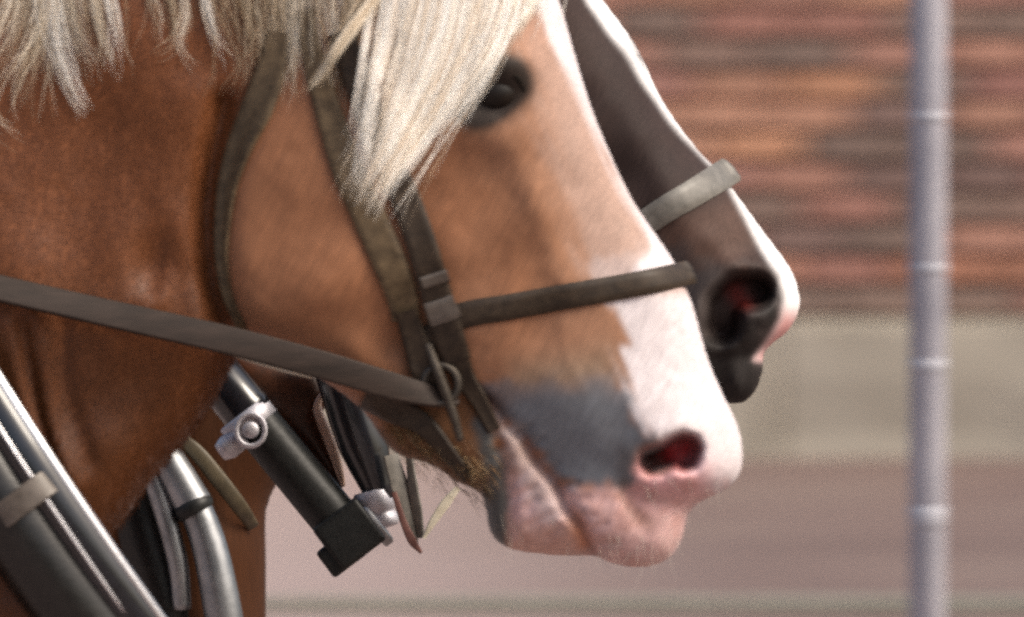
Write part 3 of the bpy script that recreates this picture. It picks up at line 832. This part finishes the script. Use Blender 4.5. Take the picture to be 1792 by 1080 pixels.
for _ in range(60):
    u0 = rng.uniform(-60, 640); ve = rng.uniform(10, 150) + 50 * math.exp(-((u0 - 480) / 90) ** 2) + 40 * math.exp(-((u0 - 60) / 90) ** 2); k0 = rng.normal(0, 18)
    if 225 < u0 < 390: ve *= 0.75
    pu = np.array([u0, u0 + k0 * .3, u0 + k0 * .6 + rng.normal(0, 5), u0 + k0 + rng.normal(0, 10)]); pv = np.array([-110, -110 + (ve + 110) * .35, -110 + (ve + 110) * .7, ve])
    st.append((np.c_[pu, pv, surfN(pu, pv) + rng.uniform(5, 22)], rng.uniform(.4, .8), np.array(beige[rng.integers(4)][:3]) * rng.uniform(.8, 1.2)))
mane = hair('mane', NEAR_L, st, near_horse); tag(mane, 'wavy flaxen mane hanging in thin locks over the neck', kind='stuff')
# wispy hair under the chin and jaw
st = []
for _ in range(260):
    a = rng.uniform(0, 1); u0 = 690 + 160 * a + rng.normal(0, 14); v0 = 745 + 95 * a + rng.normal(0, 22)
    w0 = g.sample(NH, u0, v0); ln = rng.uniform(12, 40)
    c_ = np.array(srgb(*random.choice([(120, 84, 48), (146, 108, 66), (92, 66, 40), (170, 140, 100)]))[:3])
    st.append((np.array([(u0, v0, w0 + 1), (u0 + ln * .35 + rng.normal(0, 3), v0 + ln * .5, w0 + 5), (u0 + ln * .62 + rng.normal(0, 6), v0 + ln, w0 + 3)]), 0.9, c_))
tag(hair('jaw_hair', NEAR_L, st, near_horse, 6), kind='stuff')

st = []
for _ in range(70):
    j_ = rng.integers(3)
    u0, v0 = [(rng.uniform(870, 1180), rng.uniform(900, 975)), (rng.uniform(1080, 1290), rng.uniform(820, 900)), (rng.uniform(1040, 1195), rng.uniform(930, 985))][j_]
    w0 = float(g.sample(NH, u0, v0))
    if w0 < 8: continue
    ln = rng.uniform(18, 60); dx = rng.normal(6, 10)
    st.append((np.array([(u0, v0, w0), (u0 + dx * .4, v0 + ln * .5, w0 + ln * .25), (u0 + dx, v0 + ln, w0 + ln * .3)]), 0.3, np.array(srgb(196, 184, 170)[:3])))
tag(hair('whiskers', NEAR_L, st, near_horse, 6), kind='stuff')

# short coat: leaning hairs that break up the smooth skin and its outline
def coat_hair(name, g, NHm, colf, isneckf, L, parent, n, box, lenf, seed):
    r = np.random.default_rng(seed)
    u = r.uniform(box[0], box[1], n * 2); v = r.uniform(box[2], box[3], n * 2)
    h = g.sample(NHm, u, v); m = (h > 14) & (g.sample(isneckf, u, v) > 0.6); u, v, h = u[m][:n], v[m][:n], h[m][:n]; n = len(u)
    nk = g.sample(isneckf, u, v)
    ang = np.where(nk > 0.5, math.radians(98), math.radians(66)) + r.normal(0, 0.16, n)
    ln = lenf(u, v, nk) * r.uniform(0.6, 1.3, n)
    du, dv = np.cos(ang) * ln, np.sin(ang) * ln
    gu = (g.sample(NHm, u + 6, v) - g.sample(NHm, u - 6, v)) / 12; gv = (g.sample(NHm, u, v + 6) - g.sample(NHm, u, v - 6)) / 12
    nl = np.sqrt(1 + gu ** 2 + gv ** 2); nu, nv, nw = -gu / nl, -gv / nl, 1 / nl
    def at(f, lift):
        uu, vv_ = u + du * f, v + dv * f
        ww = g.sample(NHm, uu, vv_)
        ww = np.clip(ww, h - 14, h + 14)
        return np.stack([uu + nu * lift, vv_ + nv * lift, ww + nw * lift], 1)
    p0, p1, p2 = at(0, -0.5), at(0.55, 1.4), at(1.0, 2.4)
    px, py = -np.sin(ang), np.cos(ang); wd = 0.75
    off = np.stack([px * wd, py * wd, np.zeros(n)], 1)
    V = np.stack([p0 - off, p0 + off, p1 - off * .8, p1 + off * .8, p2], 1).reshape(-1, 3)
    b = np.arange(n)[:, None] * 5
    F = np.concatenate([b + np.array([[0, 1, 3]]), b + np.array([[0, 3, 2]]), b + np.array([[2, 3, 4]])], 0)
    col = g.sample(colf, u, v) * r.uniform(0.8, 1.15, n)[:, None]
    col = np.repeat(np.c_[np.clip(col, 0, .85), np.ones(n)], 5, 0)
    N0 = nu[:, None] * RT - nv[:, None] * UP + nw[:, None] * TOW
    o = new_mesh(name, L(V[:, 0], V[:, 1], V[:, 2]), F, M['hair'], parent, True, {'Col': ('FLOAT_COLOR', col)}, np.repeat(N0, 5, 0))
    return tag(o, kind='stuff')

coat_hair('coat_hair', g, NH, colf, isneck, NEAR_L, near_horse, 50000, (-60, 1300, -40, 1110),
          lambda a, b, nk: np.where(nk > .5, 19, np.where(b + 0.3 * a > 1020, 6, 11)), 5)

# ------------------------------------------------------------------ far horse
gf = Grid(150, 1440, -330, 1330, 6.0)
U2, V2 = gf.U, gf.V
fhead = smooth_poly([(800, -260), (900, -220), (980, -110), (1047, -10), (1082, 36), (1118, 90), (1162, 182), (1226, 268), (1260, 300), (1292, 345), (1335, 404), (1386, 474), (1401, 526), (1396, 553), (1380, 580), (1354, 600),
    (1330, 614), (1337, 630), (1331, 668), (1313, 699), (1292, 710), (1262, 706), (1215, 690), (1180, 700), (1130, 690), (1080, 640), (1000, 560), (900, 520), (700, 500), (600, 440), (540, 330), (540, 180), (600, 0), (700, -200)], 5)
fneck = smooth_poly([(900, -260), (700, -360), (300, -420), (60, -300), (60, 1400), (440, 1400), (468, 1200), (466, 1080), (466, 980), (466, 890), (500, 820), (545, 745), (590, 690), (660, 600), (760, 400)], 5)
d1 = sdf(U2, V2, fhead); d2 = sdf(U2, V2, fneck)
W1 = shepard(U2, V2, [(900, 0, 190), (1050, 150, 160), (1150, 350, 130), (1250, 400, 112), (1290, 540, 118), (1380, 520, 70), (1280, 660, 80), (1150, 550, 110), (800, 300, 180), (1330, 430, 90)], 3.2)
R1 = shepard(U2, V2, [(1050, 50, 140), (1250, 330, 110), (1380, 520, 80), (1290, 700, 60), (800, 400, 120)], 3)
Q1 = gblur(body_q(d1, W1, R1), 2.2); Q2 = gblur(body_q(d2, np.full(U2.shape, 190.0), 130.0), 2.5)
h1 = np.sqrt(np.maximum(Q1, 0)); h2 = np.sqrt(np.maximum(Q2, 0))
rim2 = line_dist(U2, V2, [(1262, 570), (1266, 535), (1290, 512), (1318, 510)])
r2 = 15 * np.exp(-0.5 * ((rim2 - 46) / 14) ** 2) - 58 * np.exp(-(np.maximum(rim2 - 14, 0) / 15) ** 2)
r2 += groove(U2, V2, [(1260, 600), (1262, 650), (1275, 705)], 9, -7) + groove(U2, V2, [(1300, 610), (1303, 660), (1300, 700)], 7, -6) + groove(U2, V2, [(1328, 612), (1300, 622), (1250, 625)], 8, -8)
r2 += groove(U2, V2, [(1130, 250), (1190, 380), (1230, 460)], 22, 6) + groove(U2, V2, [(1240, 420), (1290, 470), (1340, 480)], 14, 6) + 2.5 * value_noise(gf, 46, 31)
h1 = np.where(h1 > 0, np.maximum(h1 + r2 * sstep(h1, 18, 70), 0), 0)
h2 = np.where(h2 > 0, np.maximum(h2 + 4 * value_noise(gf, 80, 32) * sstep(h2, 18, 70), 0), 0)
FH = np.maximum(h1, h2)
Qf = np.where(np.maximum(Q1, Q2) > 0, np.maximum(FH ** 2, np.minimum(np.maximum(Q1, Q2), 300)), np.maximum(Q1, Q2))
nf1 = value_noise(gf, 16, 41)
cf = np.zeros(U2.shape + (3,)) + np.array(srgb(56, 44, 41)[:3])
nk2 = sstep(h2 - h1, -10, 10)
cf = paint(cf, nk2, srgb(64, 36, 17))
cf = paint(cf, 0.6 * sstep(sdf(U2, V2, [(1060, 60), (1110, 120), (1180, 250), (1220, 300), (1130, 380), (1050, 300)]) + 10 * nf1, -30, 40), srgb(46, 37, 36))
cf = paint(cf, 0.8 * sstep(sdf(U2, V2, [(1150, 395), (1290, 345), (1320, 420), (1290, 470), (1210, 480), (1150, 440)]), -30, 30), srgb(86, 66, 58))
cf = paint(cf, sstep(V2 - 0.25 * (U2 - 1250) + 12 * nf1, 430, 500) * (1 - nk2), srgb(72, 65, 63))
cf = paint(cf, 0.9 * sstep(sdf(U2, V2, [(1240, 560), (1260, 500), (1310, 485), (1350, 500), (1358, 545), (1335, 600), (1340, 720), (1240, 720), (1225, 620)]) + 8 * nf1, -14, 18) * (1 - nk2), srgb(38, 35, 34))
bz = sstep(sdf(U2, V2, [(1000, -60), (1030, 10), (1082, 84), (1138, 165), (1194, 240), (1236, 285), (1268, 315), (1298, 370), (1338, 440), (1362, 480), (1371, 520), (1366, 560), (1340, 600), (1318, 630), (1420, 640), (1440, 480), (1250, 220), (1080, -80)]) + 3 * value_noise(gf, 60, 43), -9, 10)
cf = paint(cf, bz, srgb(230, 228, 228))
cf = paint(cf, bz * sstep(V2 - 0.3 * (U2 - 1390), 525, 575), srgb(214, 160, 156))
cf = paint(cf, 0.7 * np.exp(-(line_dist(U2, V2, [(1112, 70), (1125, 100)]) / 14) ** 2), srgb(110, 104, 104))
cf = paint(cf, 0.9 * np.exp(-0.5 * (np.maximum(rim2 - 14, 0) / 10) ** 2), srgb(38, 28, 26))
cf = paint(cf, 0.8 * np.exp(-(line_dist(U2, V2, [(1288, 512), (1300, 528)]) / 17) ** 2), srgb(92, 26, 22))
far_horse = empty('horse', 'dark brown horse with a narrow white blaze and grey noseband, behind the chestnut one', 'horse', 'pair of harnessed horses')
finish_body('body', gf, Qf, 240, FAR_L, cf, nk2, np.clip(bz, 0, 1) * 0, far_horse, 6.0, 'coat_dark')

st = []
for _ in range(120):      # grey tuft on the far forehead
    t_ = rng.uniform(0, 1); u0, v0 = 1062 + 58 * t_ + rng.normal(0, 3), 30 + 70 * t_; w0 = float(gf.sample(FH, u0 - 6, v0)) * rng.uniform(-0.6, 0.9); ln = rng.uniform(20, 44)
    st.append((np.array([(u0 - 8, v0 - 4, w0), (u0 + 4, v0 + ln * .45, w0 + 3), (u0 + 6 + ln * .3, v0 + ln, w0 + 3)]), 0.8, np.array(srgb(112, 108, 106)[:3]) * rng.uniform(.7, 1.2)))
tag(hair('forelock', FAR_L, st, far_horse, 6), kind='stuff')

# ------------------------------------------------------------------ straps
def hug(name, pts, widths, mat, parent, thick=7, n=60, m=9, lift=2, surf=surfN, L=NEAR_L, bead=2.0):
    """a strap lying on the body: pts (u, v), width px"""
    p = catmull(pts, n)
    wd = np.full(n, float(widths)) if np.isscalar(widths) else np.interp(np.linspace(0, 1, n), np.linspace(0, 1, len(widths)), widths)
    tg = np.gradient(p, axis=0); tg /= np.linalg.norm(tg, axis=1)[:, None] + 1e-9; nr = np.c_[-tg[:, 1], tg[:, 0]]
    x = np.linspace(-1, 1, m)
    top = []; bot = []
    for j in x:
        uu = p[:, 0] + nr[:, 0] * j * wd / 2; vv_ = p[:, 1] + nr[:, 1] * j * wd / 2
        s_ = surf(uu, vv_)
        rd = thick * (1 - 0.5 * abs(j) ** 8) + bead * math.exp(-((abs(j) - 0.82) / 0.09) ** 2)
        top.append(np.c_[uu, vv_, s_ + lift + rd]); bot.append(np.c_[uu, vv_, s_ - 6])
    # stiffen: straps bridge small hollows
    loop = np.stack(top + bot[::-1], 1)
    K = 2 * m; V = L(loop[..., 0], loop[..., 1], loop[..., 2]).reshape(-1, 3); F = []
    for i in range(n - 1):
        for j in range(K):
            k_ = (j + 1) % K; F.append((i * K + j, i * K + k_, (i + 1) * K + k_, (i + 1) * K + j))
    F.append(tuple(range(K))[::-1]); F.append(tuple((n - 1) * K + j for j in range(K)))
    return edge_split(new_mesh(name, V, F, mat, parent), 50)

def noseband(name, g_, Hm, line, width, thick, L, mat, parent, n=90, m=7):
    """closed loop round the nose: line = (u, v) from under the jaw to past the bridge of the nose"""
    pc = smooth_poly(line, 40, False)
    tg = np.gradient(pc, axis=0); tg /= np.linalg.norm(tg, axis=1)[:, None] + 1e-9; nr = np.c_[-tg[:, 1], tg[:, 0]]
    rows = []
    wds = np.full(len(pc), float(width)) if np.isscalar(width) else np.interp(np.linspace(0, 1, len(pc)), np.linspace(0, 1, len(width)), width)
    for j in np.linspace(-1, 1, m):
        q = pc + nr * (j * wds / 2)[:, None]
        h = g_.sample(Hm, q[:, 0], q[:, 1])
        ok = np.nonzero(h > 3)[0]; a, b = ok[0], ok[-1]
        s = np.cumsum(np.r_[0, np.linalg.norm(np.diff(q, axis=0), axis=1)])
        ss = s[a] + (s[b] - s[a]) * (0.5 - 0.5 * np.cos(np.linspace(0, np.pi, n)))
        uu = np.interp(ss, s, q[:, 0]); vv_ = np.interp(ss, s, q[:, 1]); hh = np.interp(ss, s, h)
        hh = np.convolve(np.pad(hh, 4, mode='edge'), np.ones(9) / 9, 'valid') * 0.5 + hh * 0.5
        S2 = np.r_[ss, ss[::-1][1:-1]]; H2 = np.r_[hh, -hh[::-1][1:-1]]
        A = np.r_[uu, uu[::-1][1:-1]]; B = np.r_[vv_, vv_[::-1][1:-1]]
        ts = np.roll(S2, -1) - np.roll(S2, 1); th = np.roll(H2, -1) - np.roll(H2, 1); ln = np.hypot(ts, th) + 1e-9
        ns, nh = -th / ln, ts / ln
        tu = np.interp(S2, s, tg[:, 0]); tv = np.interp(S2, s, tg[:, 1])
        rd = thick * (1 - 0.45 * abs(j) ** 6)
        rows.append((np.c_[A + ns * tu * rd, B + ns * tv * rd, H2 + nh * rd], np.c_[A - ns * tu * 2, B - ns * tv * 2, H2 - nh * 2]))
    loop = np.stack([r_[0] for r_ in rows] + [r_[1] for r_ in rows[::-1]], 1)
    N, K = loop.shape[:2]; V = L(loop[..., 0], loop[..., 1], loop[..., 2]).reshape(-1, 3); F = []
    for i in range(N):
        a = i * K; b = ((i + 1) % N) * K
        for j in range(K):
            k_ = (j + 1) % K; F.append((a + j, a + k_, b + k_, b + j))
    return edge_split(new_mesh(name, V, F, mat, parent), 50)

bridle = empty('bridle', 'worn brown leather bridle on the chestnut horse', 'bridle', 'bridles')
hug('cheek_strap', [(535, 20), (552, 110), (578, 200), (612, 300), (648, 380), (684, 462), (705, 520), (712, 560)], [32, 38, 46, 56, 58, 58, 54, 48], M['strap'], bridle, 8, lift=2)
cs = hug('blinker_strap', [(600, 60), (640, 180), (690, 300), (712, 352), (738, 425), (760, 500), (780, 570), (800, 632)], [46, 48, 50, 52, 52, 54, 56, 52], M['strap_dark'], bridle, 8, lift=8)
hug('keeper', [(740, 497), (768, 488), (786, 482)][::-1], 22, M['keeper'], cs, 7, 16, 7, lift=15)
hug('keeper', [(750, 552), (782, 542), (800, 534)][::-1], 42, M['keeper'], cs, 7, 16, 7, lift=15)
hug('throat_latch', [(490, 60), (476, 130), (452, 196), (424, 256), (404, 316), (394, 380), (391, 450), (402, 520), (430, 585)], [40, 54, 58, 48, 38, 30, 24, 18, 16], M['strap'], bridle, 9, lift=2)
noseband('noseband', g, NHS, [(745, 600), (800, 556), (900, 536), (1020, 514), (1130, 494), (1235, 470)], [42, 46, 45, 44, 43, 42], 10, NEAR_L, M['strap_dark'], bridle)
hug('lower_cheek_strap', [(712, 545), (728, 600), (742, 650), (758, 690)], [40, 44, 44, 36], M['strap_dark'], bridle, 9, 30, lift=10)
hug('chin_strap', [(798, 620), (812, 660), (838, 700), (866, 752)], [46, 40, 30, 22], M['strap_dark'], bridle, 7, 30, lift=6)
hug('curb_strap', [(640, 690), (690, 716), (740, 742), (782, 790), (820, 838)], [52, 50, 40, 30, 20], M['strap_dark'], bridle, 7, 40, lift=4)
# bit: ring and cheek bar
bit = empty('bit', 'dull steel bit ring where the rein meets the mouth', 'bit')
a = np.linspace(0, 2 * np.pi, 40, endpoint=False)
bw = g.sample(NHB, 770, 668) + 24
Vv, Ff = sweep(NEAR_L(772 + 30 * np.cos(a), 672 + 33 * np.sin(a), bw + 0 * a), lambda i, t: (circle(7.5 * S, 10), TOW), closed=True)
new_mesh('ring', Vv, Ff, M['dark_steel'], bit)
tube('cheek_bar', NEAR_L, [(748, 600, bw + 6), (768, 655, bw + 8), (792, 720, bw + 2), (806, 770, bw - 6)], [8, 10, 9, 7], M['dark_steel'], bit, 24, 10)

rein = empty('rein', 'broad brown leather rein running across the neck to the bit', 'rein')
rp = catmull([(-260, 440, 250), (-100, 478, 240), (0, 503, 234), (200, 549, 222), (400, 594, 208), (560, 636, 186), (680, 672, 160), (748, 690, 134), (800, 698, 106)], 70)
def rsec(i, t): return rrect(np.interp(t, [0, .4, .75, .9, 1], [26, 26, 24, 20, 13]) * S, 5 * S, 0.8), np.array(TOW) + np.array(UP) * (0.35 + 0.25 * math.sin(t * 7))
Vv, Ff = sweep(NEAR_L(rp[:, 0], rp[:, 1], rp[:, 2]), rsec)
edge_split(new_mesh('strap', Vv, Ff, M['rein'], rein), 50)

fbridle = empty('bridle', 'pale grey noseband of the bridle on the dark horse behind', 'bridle', 'bridles')
noseband('noseband', gf, gblur(FH, 2.0), [(980, 520), (1060, 440), (1150, 376), (1210, 340), (1262, 308), (1320, 272)], [42, 42, 46, 48, 50, 50], 9, FAR_L, M['strap_grey'], fbridle)
fs = lambda a, b: gf.sample(gblur(FH, 4), a, b)
hug('cheek_strap', [(840, -40), (900, 120), (960, 280), (1030, 430), (1060, 470)], 40, M['strap_grey'], fbridle, 8, 40, 7, 2, fs, FAR_L)

# ------------------------------------------------------------------ collars
def collar(L, c0, half, wid, cover, parent, mats, dvec=(0.55, 0.835), bow=0.0, pad_r=72, pad_off=(-46, 26)):
    d = np.array(dvec) / np.linalg.norm(dvec); nrm = np.array([d[1], -d[0]])
    a = np.linspace(0, 2 * np.pi, 96, endpoint=False)
    ca, sa = np.cos(a), np.sin(a)
    along = half * ca; w = wid * np.sign(sa) * np.abs(sa) ** 0.8 * (1 - 0.12 * (ca < 0) * np.abs(ca))
    b = bow * (1 - ca ** 2)
    u = c0[0] + d[0] * along - nrm[0] * b; v = c0[1] + d[1] * along - nrm[1] * b
    return u, v, w, a

ncol = empty('horse_collar', 'black padded collar with a bright chrome hame on the chestnut horse', 'collar', 'horse collars')
u_, v_, w_, a_ = collar(NEAR_L, (66, 800), 520, 235, None, ncol, None, bow=10)
Vv, Ff = sweep(NEAR_L(u_ - 58, v_ + 46, w_), lambda i, t: (circle(74 * S, 18), TOW), closed=True)
new_mesh('pad', Vv, Ff, M['black_leather'], ncol)
def arc(u, v, w, i0, i1): return np.c_[u[i0:i1], v[i0:i1], w[i0:i1]]
i0, i1 = 4, 44
q = arc(u_ + 2, v_ - 2, w_ * 1.16, i0, i1)
Vv, Ff = sweep(NEAR_L(q[:, 0], q[:, 1], q[:, 2]), lambda i, t: (circle(38 * S, 24, 26 * S), TOW))
new_mesh('roll', Vv, Ff, M['black_gloss'], ncol)
for nm, du_, dv_, ws_, r_ in (('hame', 30, -22, 1.17, 11), ('reflection_rod', -4, 3, 1.275, 3.5), ('reflection_rod', -36, 24, 1.20, 4)):  # bright rods added along the glossy roll to stand for its reflections
    q = arc(u_ + du_, v_ + dv_, w_ * ws_, i0, i1)
    Vv, Ff = sweep(NEAR_L(q[:, 0], q[:, 1], q[:, 2]), lambda i, t: (circle(r_ * S, 16), TOW))
    new_mesh(nm, Vv, Ff, M['chrome'], ncol)
# strap round hame and roll
def band_at(u, v, w, d, width_px, hw, mat, parent, L, name='band', th=34):
    d = np.array(d) / np.linalg.norm(d); n_ = np.array([d[1], -d[0]])
    aa = np.linspace(0, 2 * np.pi, 40, endpoint=False)
    sec = np.c_[np.cos(aa) * hw, np.sin(aa) * th]
    Vv = []; Ff = []
    K = 40; prof = [(-1, .93), (-.92, 1), (.92, 1), (1, .93)]
    for t, s_ in prof:
        Vv.append(L(u + d[0] * t * width_px / 2 + n_[0] * sec[:, 0] * s_, v + d[1] * t * width_px / 2 + n_[1] * sec[:, 0] * s_, w + sec[:, 1] * s_))
    for i in range(3):
        for j in range(K): Ff.append((i * K + j, i * K + (j + 1) % K, (i + 1) * K + (j + 1) % K, (i + 1) * K + j))
    Ff.append(tuple(range(K))[::-1]); Ff.append(tuple(3 * K + j for j in range(K)))
    return edge_split(new_mesh(name, np.vstack(Vv), Ff, mat, parent), 40)
band_at(52, 872, 278, (0.6, 0.8), 46, 66, M['keeper'], ncol, NEAR_L, 'hame_strap', 40)

fcol = empty('horse_collar', 'dull steel tube hames of the collar on the horse behind', 'collar', 'horse collars')
tube('hame', FAR_L, [(285, 775, 236), (318, 830, 240), (350, 888, 244), (374, 955, 246), (392, 1040, 246), (404, 1120, 240), (408, 1220, 230)], [25, 27, 29, 31, 33, 34, 34], M['steel'], fcol, 50, 18)
tube('sleeve', FAR_L, [(278, 764, 236), (318, 830, 242), (346, 880, 246)], [27, 31, 34], M['steel'], fcol, 20, 18)
tube('rear_hame', FAR_L, [(258, 790, 232), (282, 850, 236), (304, 920, 238), (320, 990, 236), (326, 1060, 230)], [17, 19, 19, 18, 16], M['steel'], fcol, 30, 14)
tube('pad', FAR_L, [(180, 700, 120), (225, 820, 130), (268, 960, 134), (300, 1080, 130), (310, 1230, 120)], [60, 66, 70, 72, 72], M['black_leather'], fcol, 40, 18)
tube('hame_strap', FAR_L, [(285, 742, 180), (345, 785, 205), (388, 836, 202), (424, 884, 180), (446, 920, 120)], [10, 14, 15, 14, 11], M['olive'], fcol, 30, 14, flat=0.3)
tube('joint', FAR_L, [(342, 874, 246), (347, 884, 247), (352, 893, 247)], [33, 36, 33], M['rubber'], fcol, 8, 18)

# ------------------------------------------------------------------ draught pole between the horses
pole = empty('carriage_pole', 'black leather covered pole with chrome clamp and heavy end block between the horses', 'pole')
lathe('shaft', MID_L, (300, 560, 0), (636, 968, 0), [(0, 40), (0.2, 41), (0.5, 42), (0.8, 43), (0.93, 43), (0.95, 40)], M['rubber'], pole, 28)
lathe('sheath', MID_L, (300, 560, 0), (438, 728, 0), [(0, 43), (0.9, 44), (0.94, 46), (1.0, 44)], M['black_gloss'], pole, 28)
cl = lathe('clamp', MID_L, (424, 722, 0), (446, 750, 0), [(0, 45), (0.05, 50), (0.95, 50), (1, 45)], M['worn_nickel'], pole, 28)
aa = np.linspace(0, 2 * np.pi, 36, endpoint=False)
Vv, Ff = sweep(MID_L(440 + 25 * np.cos(aa), 752 + 28 * np.sin(aa), 52 + 0 * aa), lambda i, t: (circle(5 * S, 12), TOW), closed=True)
new_mesh('clamp_ring', Vv, Ff, M['worn_nickel'], cl)
lathe('bolt', MID_L, (440, 752, 40), (440, 752, 58), [(0, 15), (0.8, 15), (1, 11)], M['worn_nickel'], cl, 20)
lathe('lug', MID_L, (428, 762, 30), (386, 792, 24), [(0, 20), (0.7, 22), (1.0, 16)], M['worn_nickel'], cl, 18)
# end block
def block(name, L, c, axis, hl, hw, hd, mat, parent, bev=8):
    d = np.array(axis) / np.linalg.norm(axis); n_ = np.array([d[1], -d[0]])
    bm = bmesh.new(); bmesh.ops.create_cube(bm, size=2.0)
    for v in bm.verts: v.co = Vector((v.co.x * hl, v.co.y * hw, v.co.z * hd))
    bmesh.ops.bevel(bm, geom=list(bm.edges), offset=bev, segments=3, affect='EDGES', profile=0.6)
    P = [L(c[0] + d[0] * v.co.x + n_[0] * v.co.y, c[1] + d[1] * v.co.x + n_[1] * v.co.y, c[2] + v.co.z) for v in bm.verts]
    fs_ = [tuple(v.index for v in f.verts) for f in bm.faces]; bm.free()
    return edge_split(new_mesh(name, P, fs_, mat, parent), 40)
block('end_block', MID_L, (612, 934, 0), (0.80, -0.60), 48, 46, 52, M['rubber'], pole, 9)
block('end_cap', MID_L, (598, 968, 0), (0.80, -0.60), 36, 28, 44, M['rubber'], pole, 8)
lathe('cross_collar', MID_L, (646, 920, 0), (662, 908, 0), [(0, 44), (0.15, 48), (0.85, 48), (1, 44)], M['steel'], pole, 26)
lathe('ferrule', MID_L, (668, 925, 6), (650, 858, 6), [(0, 28), (0.1, 34), (0.3, 35), (0.34, 31), (0.42, 31), (0.46, 36), (0.95, 34), (1, 30)], M['worn_nickel'], pole, 28)
lathe('grip', MID_L, (668, 876, 6), (572, 580, 6), [(0, 26), (0.08, 29), (0.2, 37), (0.33, 44), (0.5, 46), (0.75, 44), (1.0, 42)], M['black_gloss'], pole, 32)

flap = empty('leather_flap', 'brown leather flap with a pale edge beside the pole', 'flap')
def plate(name, L, outline, w0, th, mat, parent, bulge=0):
    p = smooth_poly(outline, 5); n = len(p); c = p.mean(0)
    lev = [(1.0, 0), (0.97, th), (0.6, th + bulge * .7), (0.25, th + bulge)]
    V = [L(p[:, 0], p[:, 1], np.full(n, w0 - th))]
    F = [tuple(range(n))[::-1]]
    for s_, z in lev:
        q_ = c + (p - c) * s_; V.append(L(q_[:, 0], q_[:, 1], np.full(n, w0 + z)))
    for i in range(len(lev)):
        for j in range(n): F.append((i * n + j, i * n + (j + 1) % n, (i + 1) * n + (j + 1) % n, (i + 1) * n + j))
    F.append(tuple(len(lev) * n + j for j in range(n)))
    return new_mesh(name, np.vstack(V), F, mat, parent)
plate('panel', MID_L, [(400, 610), (540, 640), (562, 682), (553, 712), (572, 760), (592, 815), (600, 850), (585, 852), (530, 800), (460, 730), (410, 670)], -60, 6, M['brown_leather'], flap, 14)
tube('edging', MID_L, [(566, 684, -50), (554, 712, -48), (566, 748, -46), (582, 790, -46), (594, 828, -50), (600, 852, -56)], [4, 8, 10, 10, 7, 4], M['tan_edge'], flap, 30, 12)  # pale tan tube along the right edge of the panel

strips = empty('strap_bundle', 'loose pale strap ends dangling beside the chrome ferrule', 'strap')
def flat_strap(name, L, pts, hw, th, mat, parent, tilt=0.0, n=24):
    p = catmull(pts, n); s = np.linalg.norm(L(1, 0) - L(0, 0))
    hws = np.full(n, float(hw)) if np.isscalar(hw) else np.interp(np.linspace(0, 1, n), np.linspace(0, 1, len(hw)), hw)
    Vv, Ff = sweep(L(p[:, 0], p[:, 1], p[:, 2]), lambda i, t: (rrect(hws[i] * s, th * s, .8), np.array(TOW) + RT * tilt))
    return edge_split(new_mesh(name, Vv, Ff, mat, parent), 50)
flat_strap('strap_end', MID_L, [(684, 795, 60), (700, 850, 62), (716, 905, 60), (728, 950, 56)], [14, 17, 12, 5], 3, M['strap_grey'], strips, 0.4)
flat_strap('strap_end', MID_L, [(716, 790, 66), (722, 840, 66), (730, 890, 64), (738, 940, 60)], [6, 9, 10, 6], 3, M['strap_grey'], strips, -0.5)
flat_strap('strap_end', MID_L, [(690, 860, 72), (706, 910, 72), (722, 945, 70), (738, 966, 66)], [5, 6, 8, 3], 3, M['brown_strip'], strips)
flat_strap('strap_end', MID_L, [(716, 815, 58), (728, 850, 60), (724, 875, 60)], [4, 5, 3], 3, M['strap_dark'], strips)
cords = empty('cord_end', 'pale frayed cord end hanging below the jaw of the chestnut horse', 'cord')
flat_strap('cord', MID_L, [(802, 852, 90), (780, 880, 90), (758, 912, 90), (742, 940, 88)], [5, 9, 7, 3], 4, M['cream'], cords)
wst = empty('white_strap', 'pale cream sliver of strap showing under the rein', 'strap')
flat_strap('strap', NEAR_L, [(405, 621, 30), (450, 632, 34), (500, 643, 36), (548, 655, 36)], [2, 5, 9, 8], 3, M['cream'], wst)
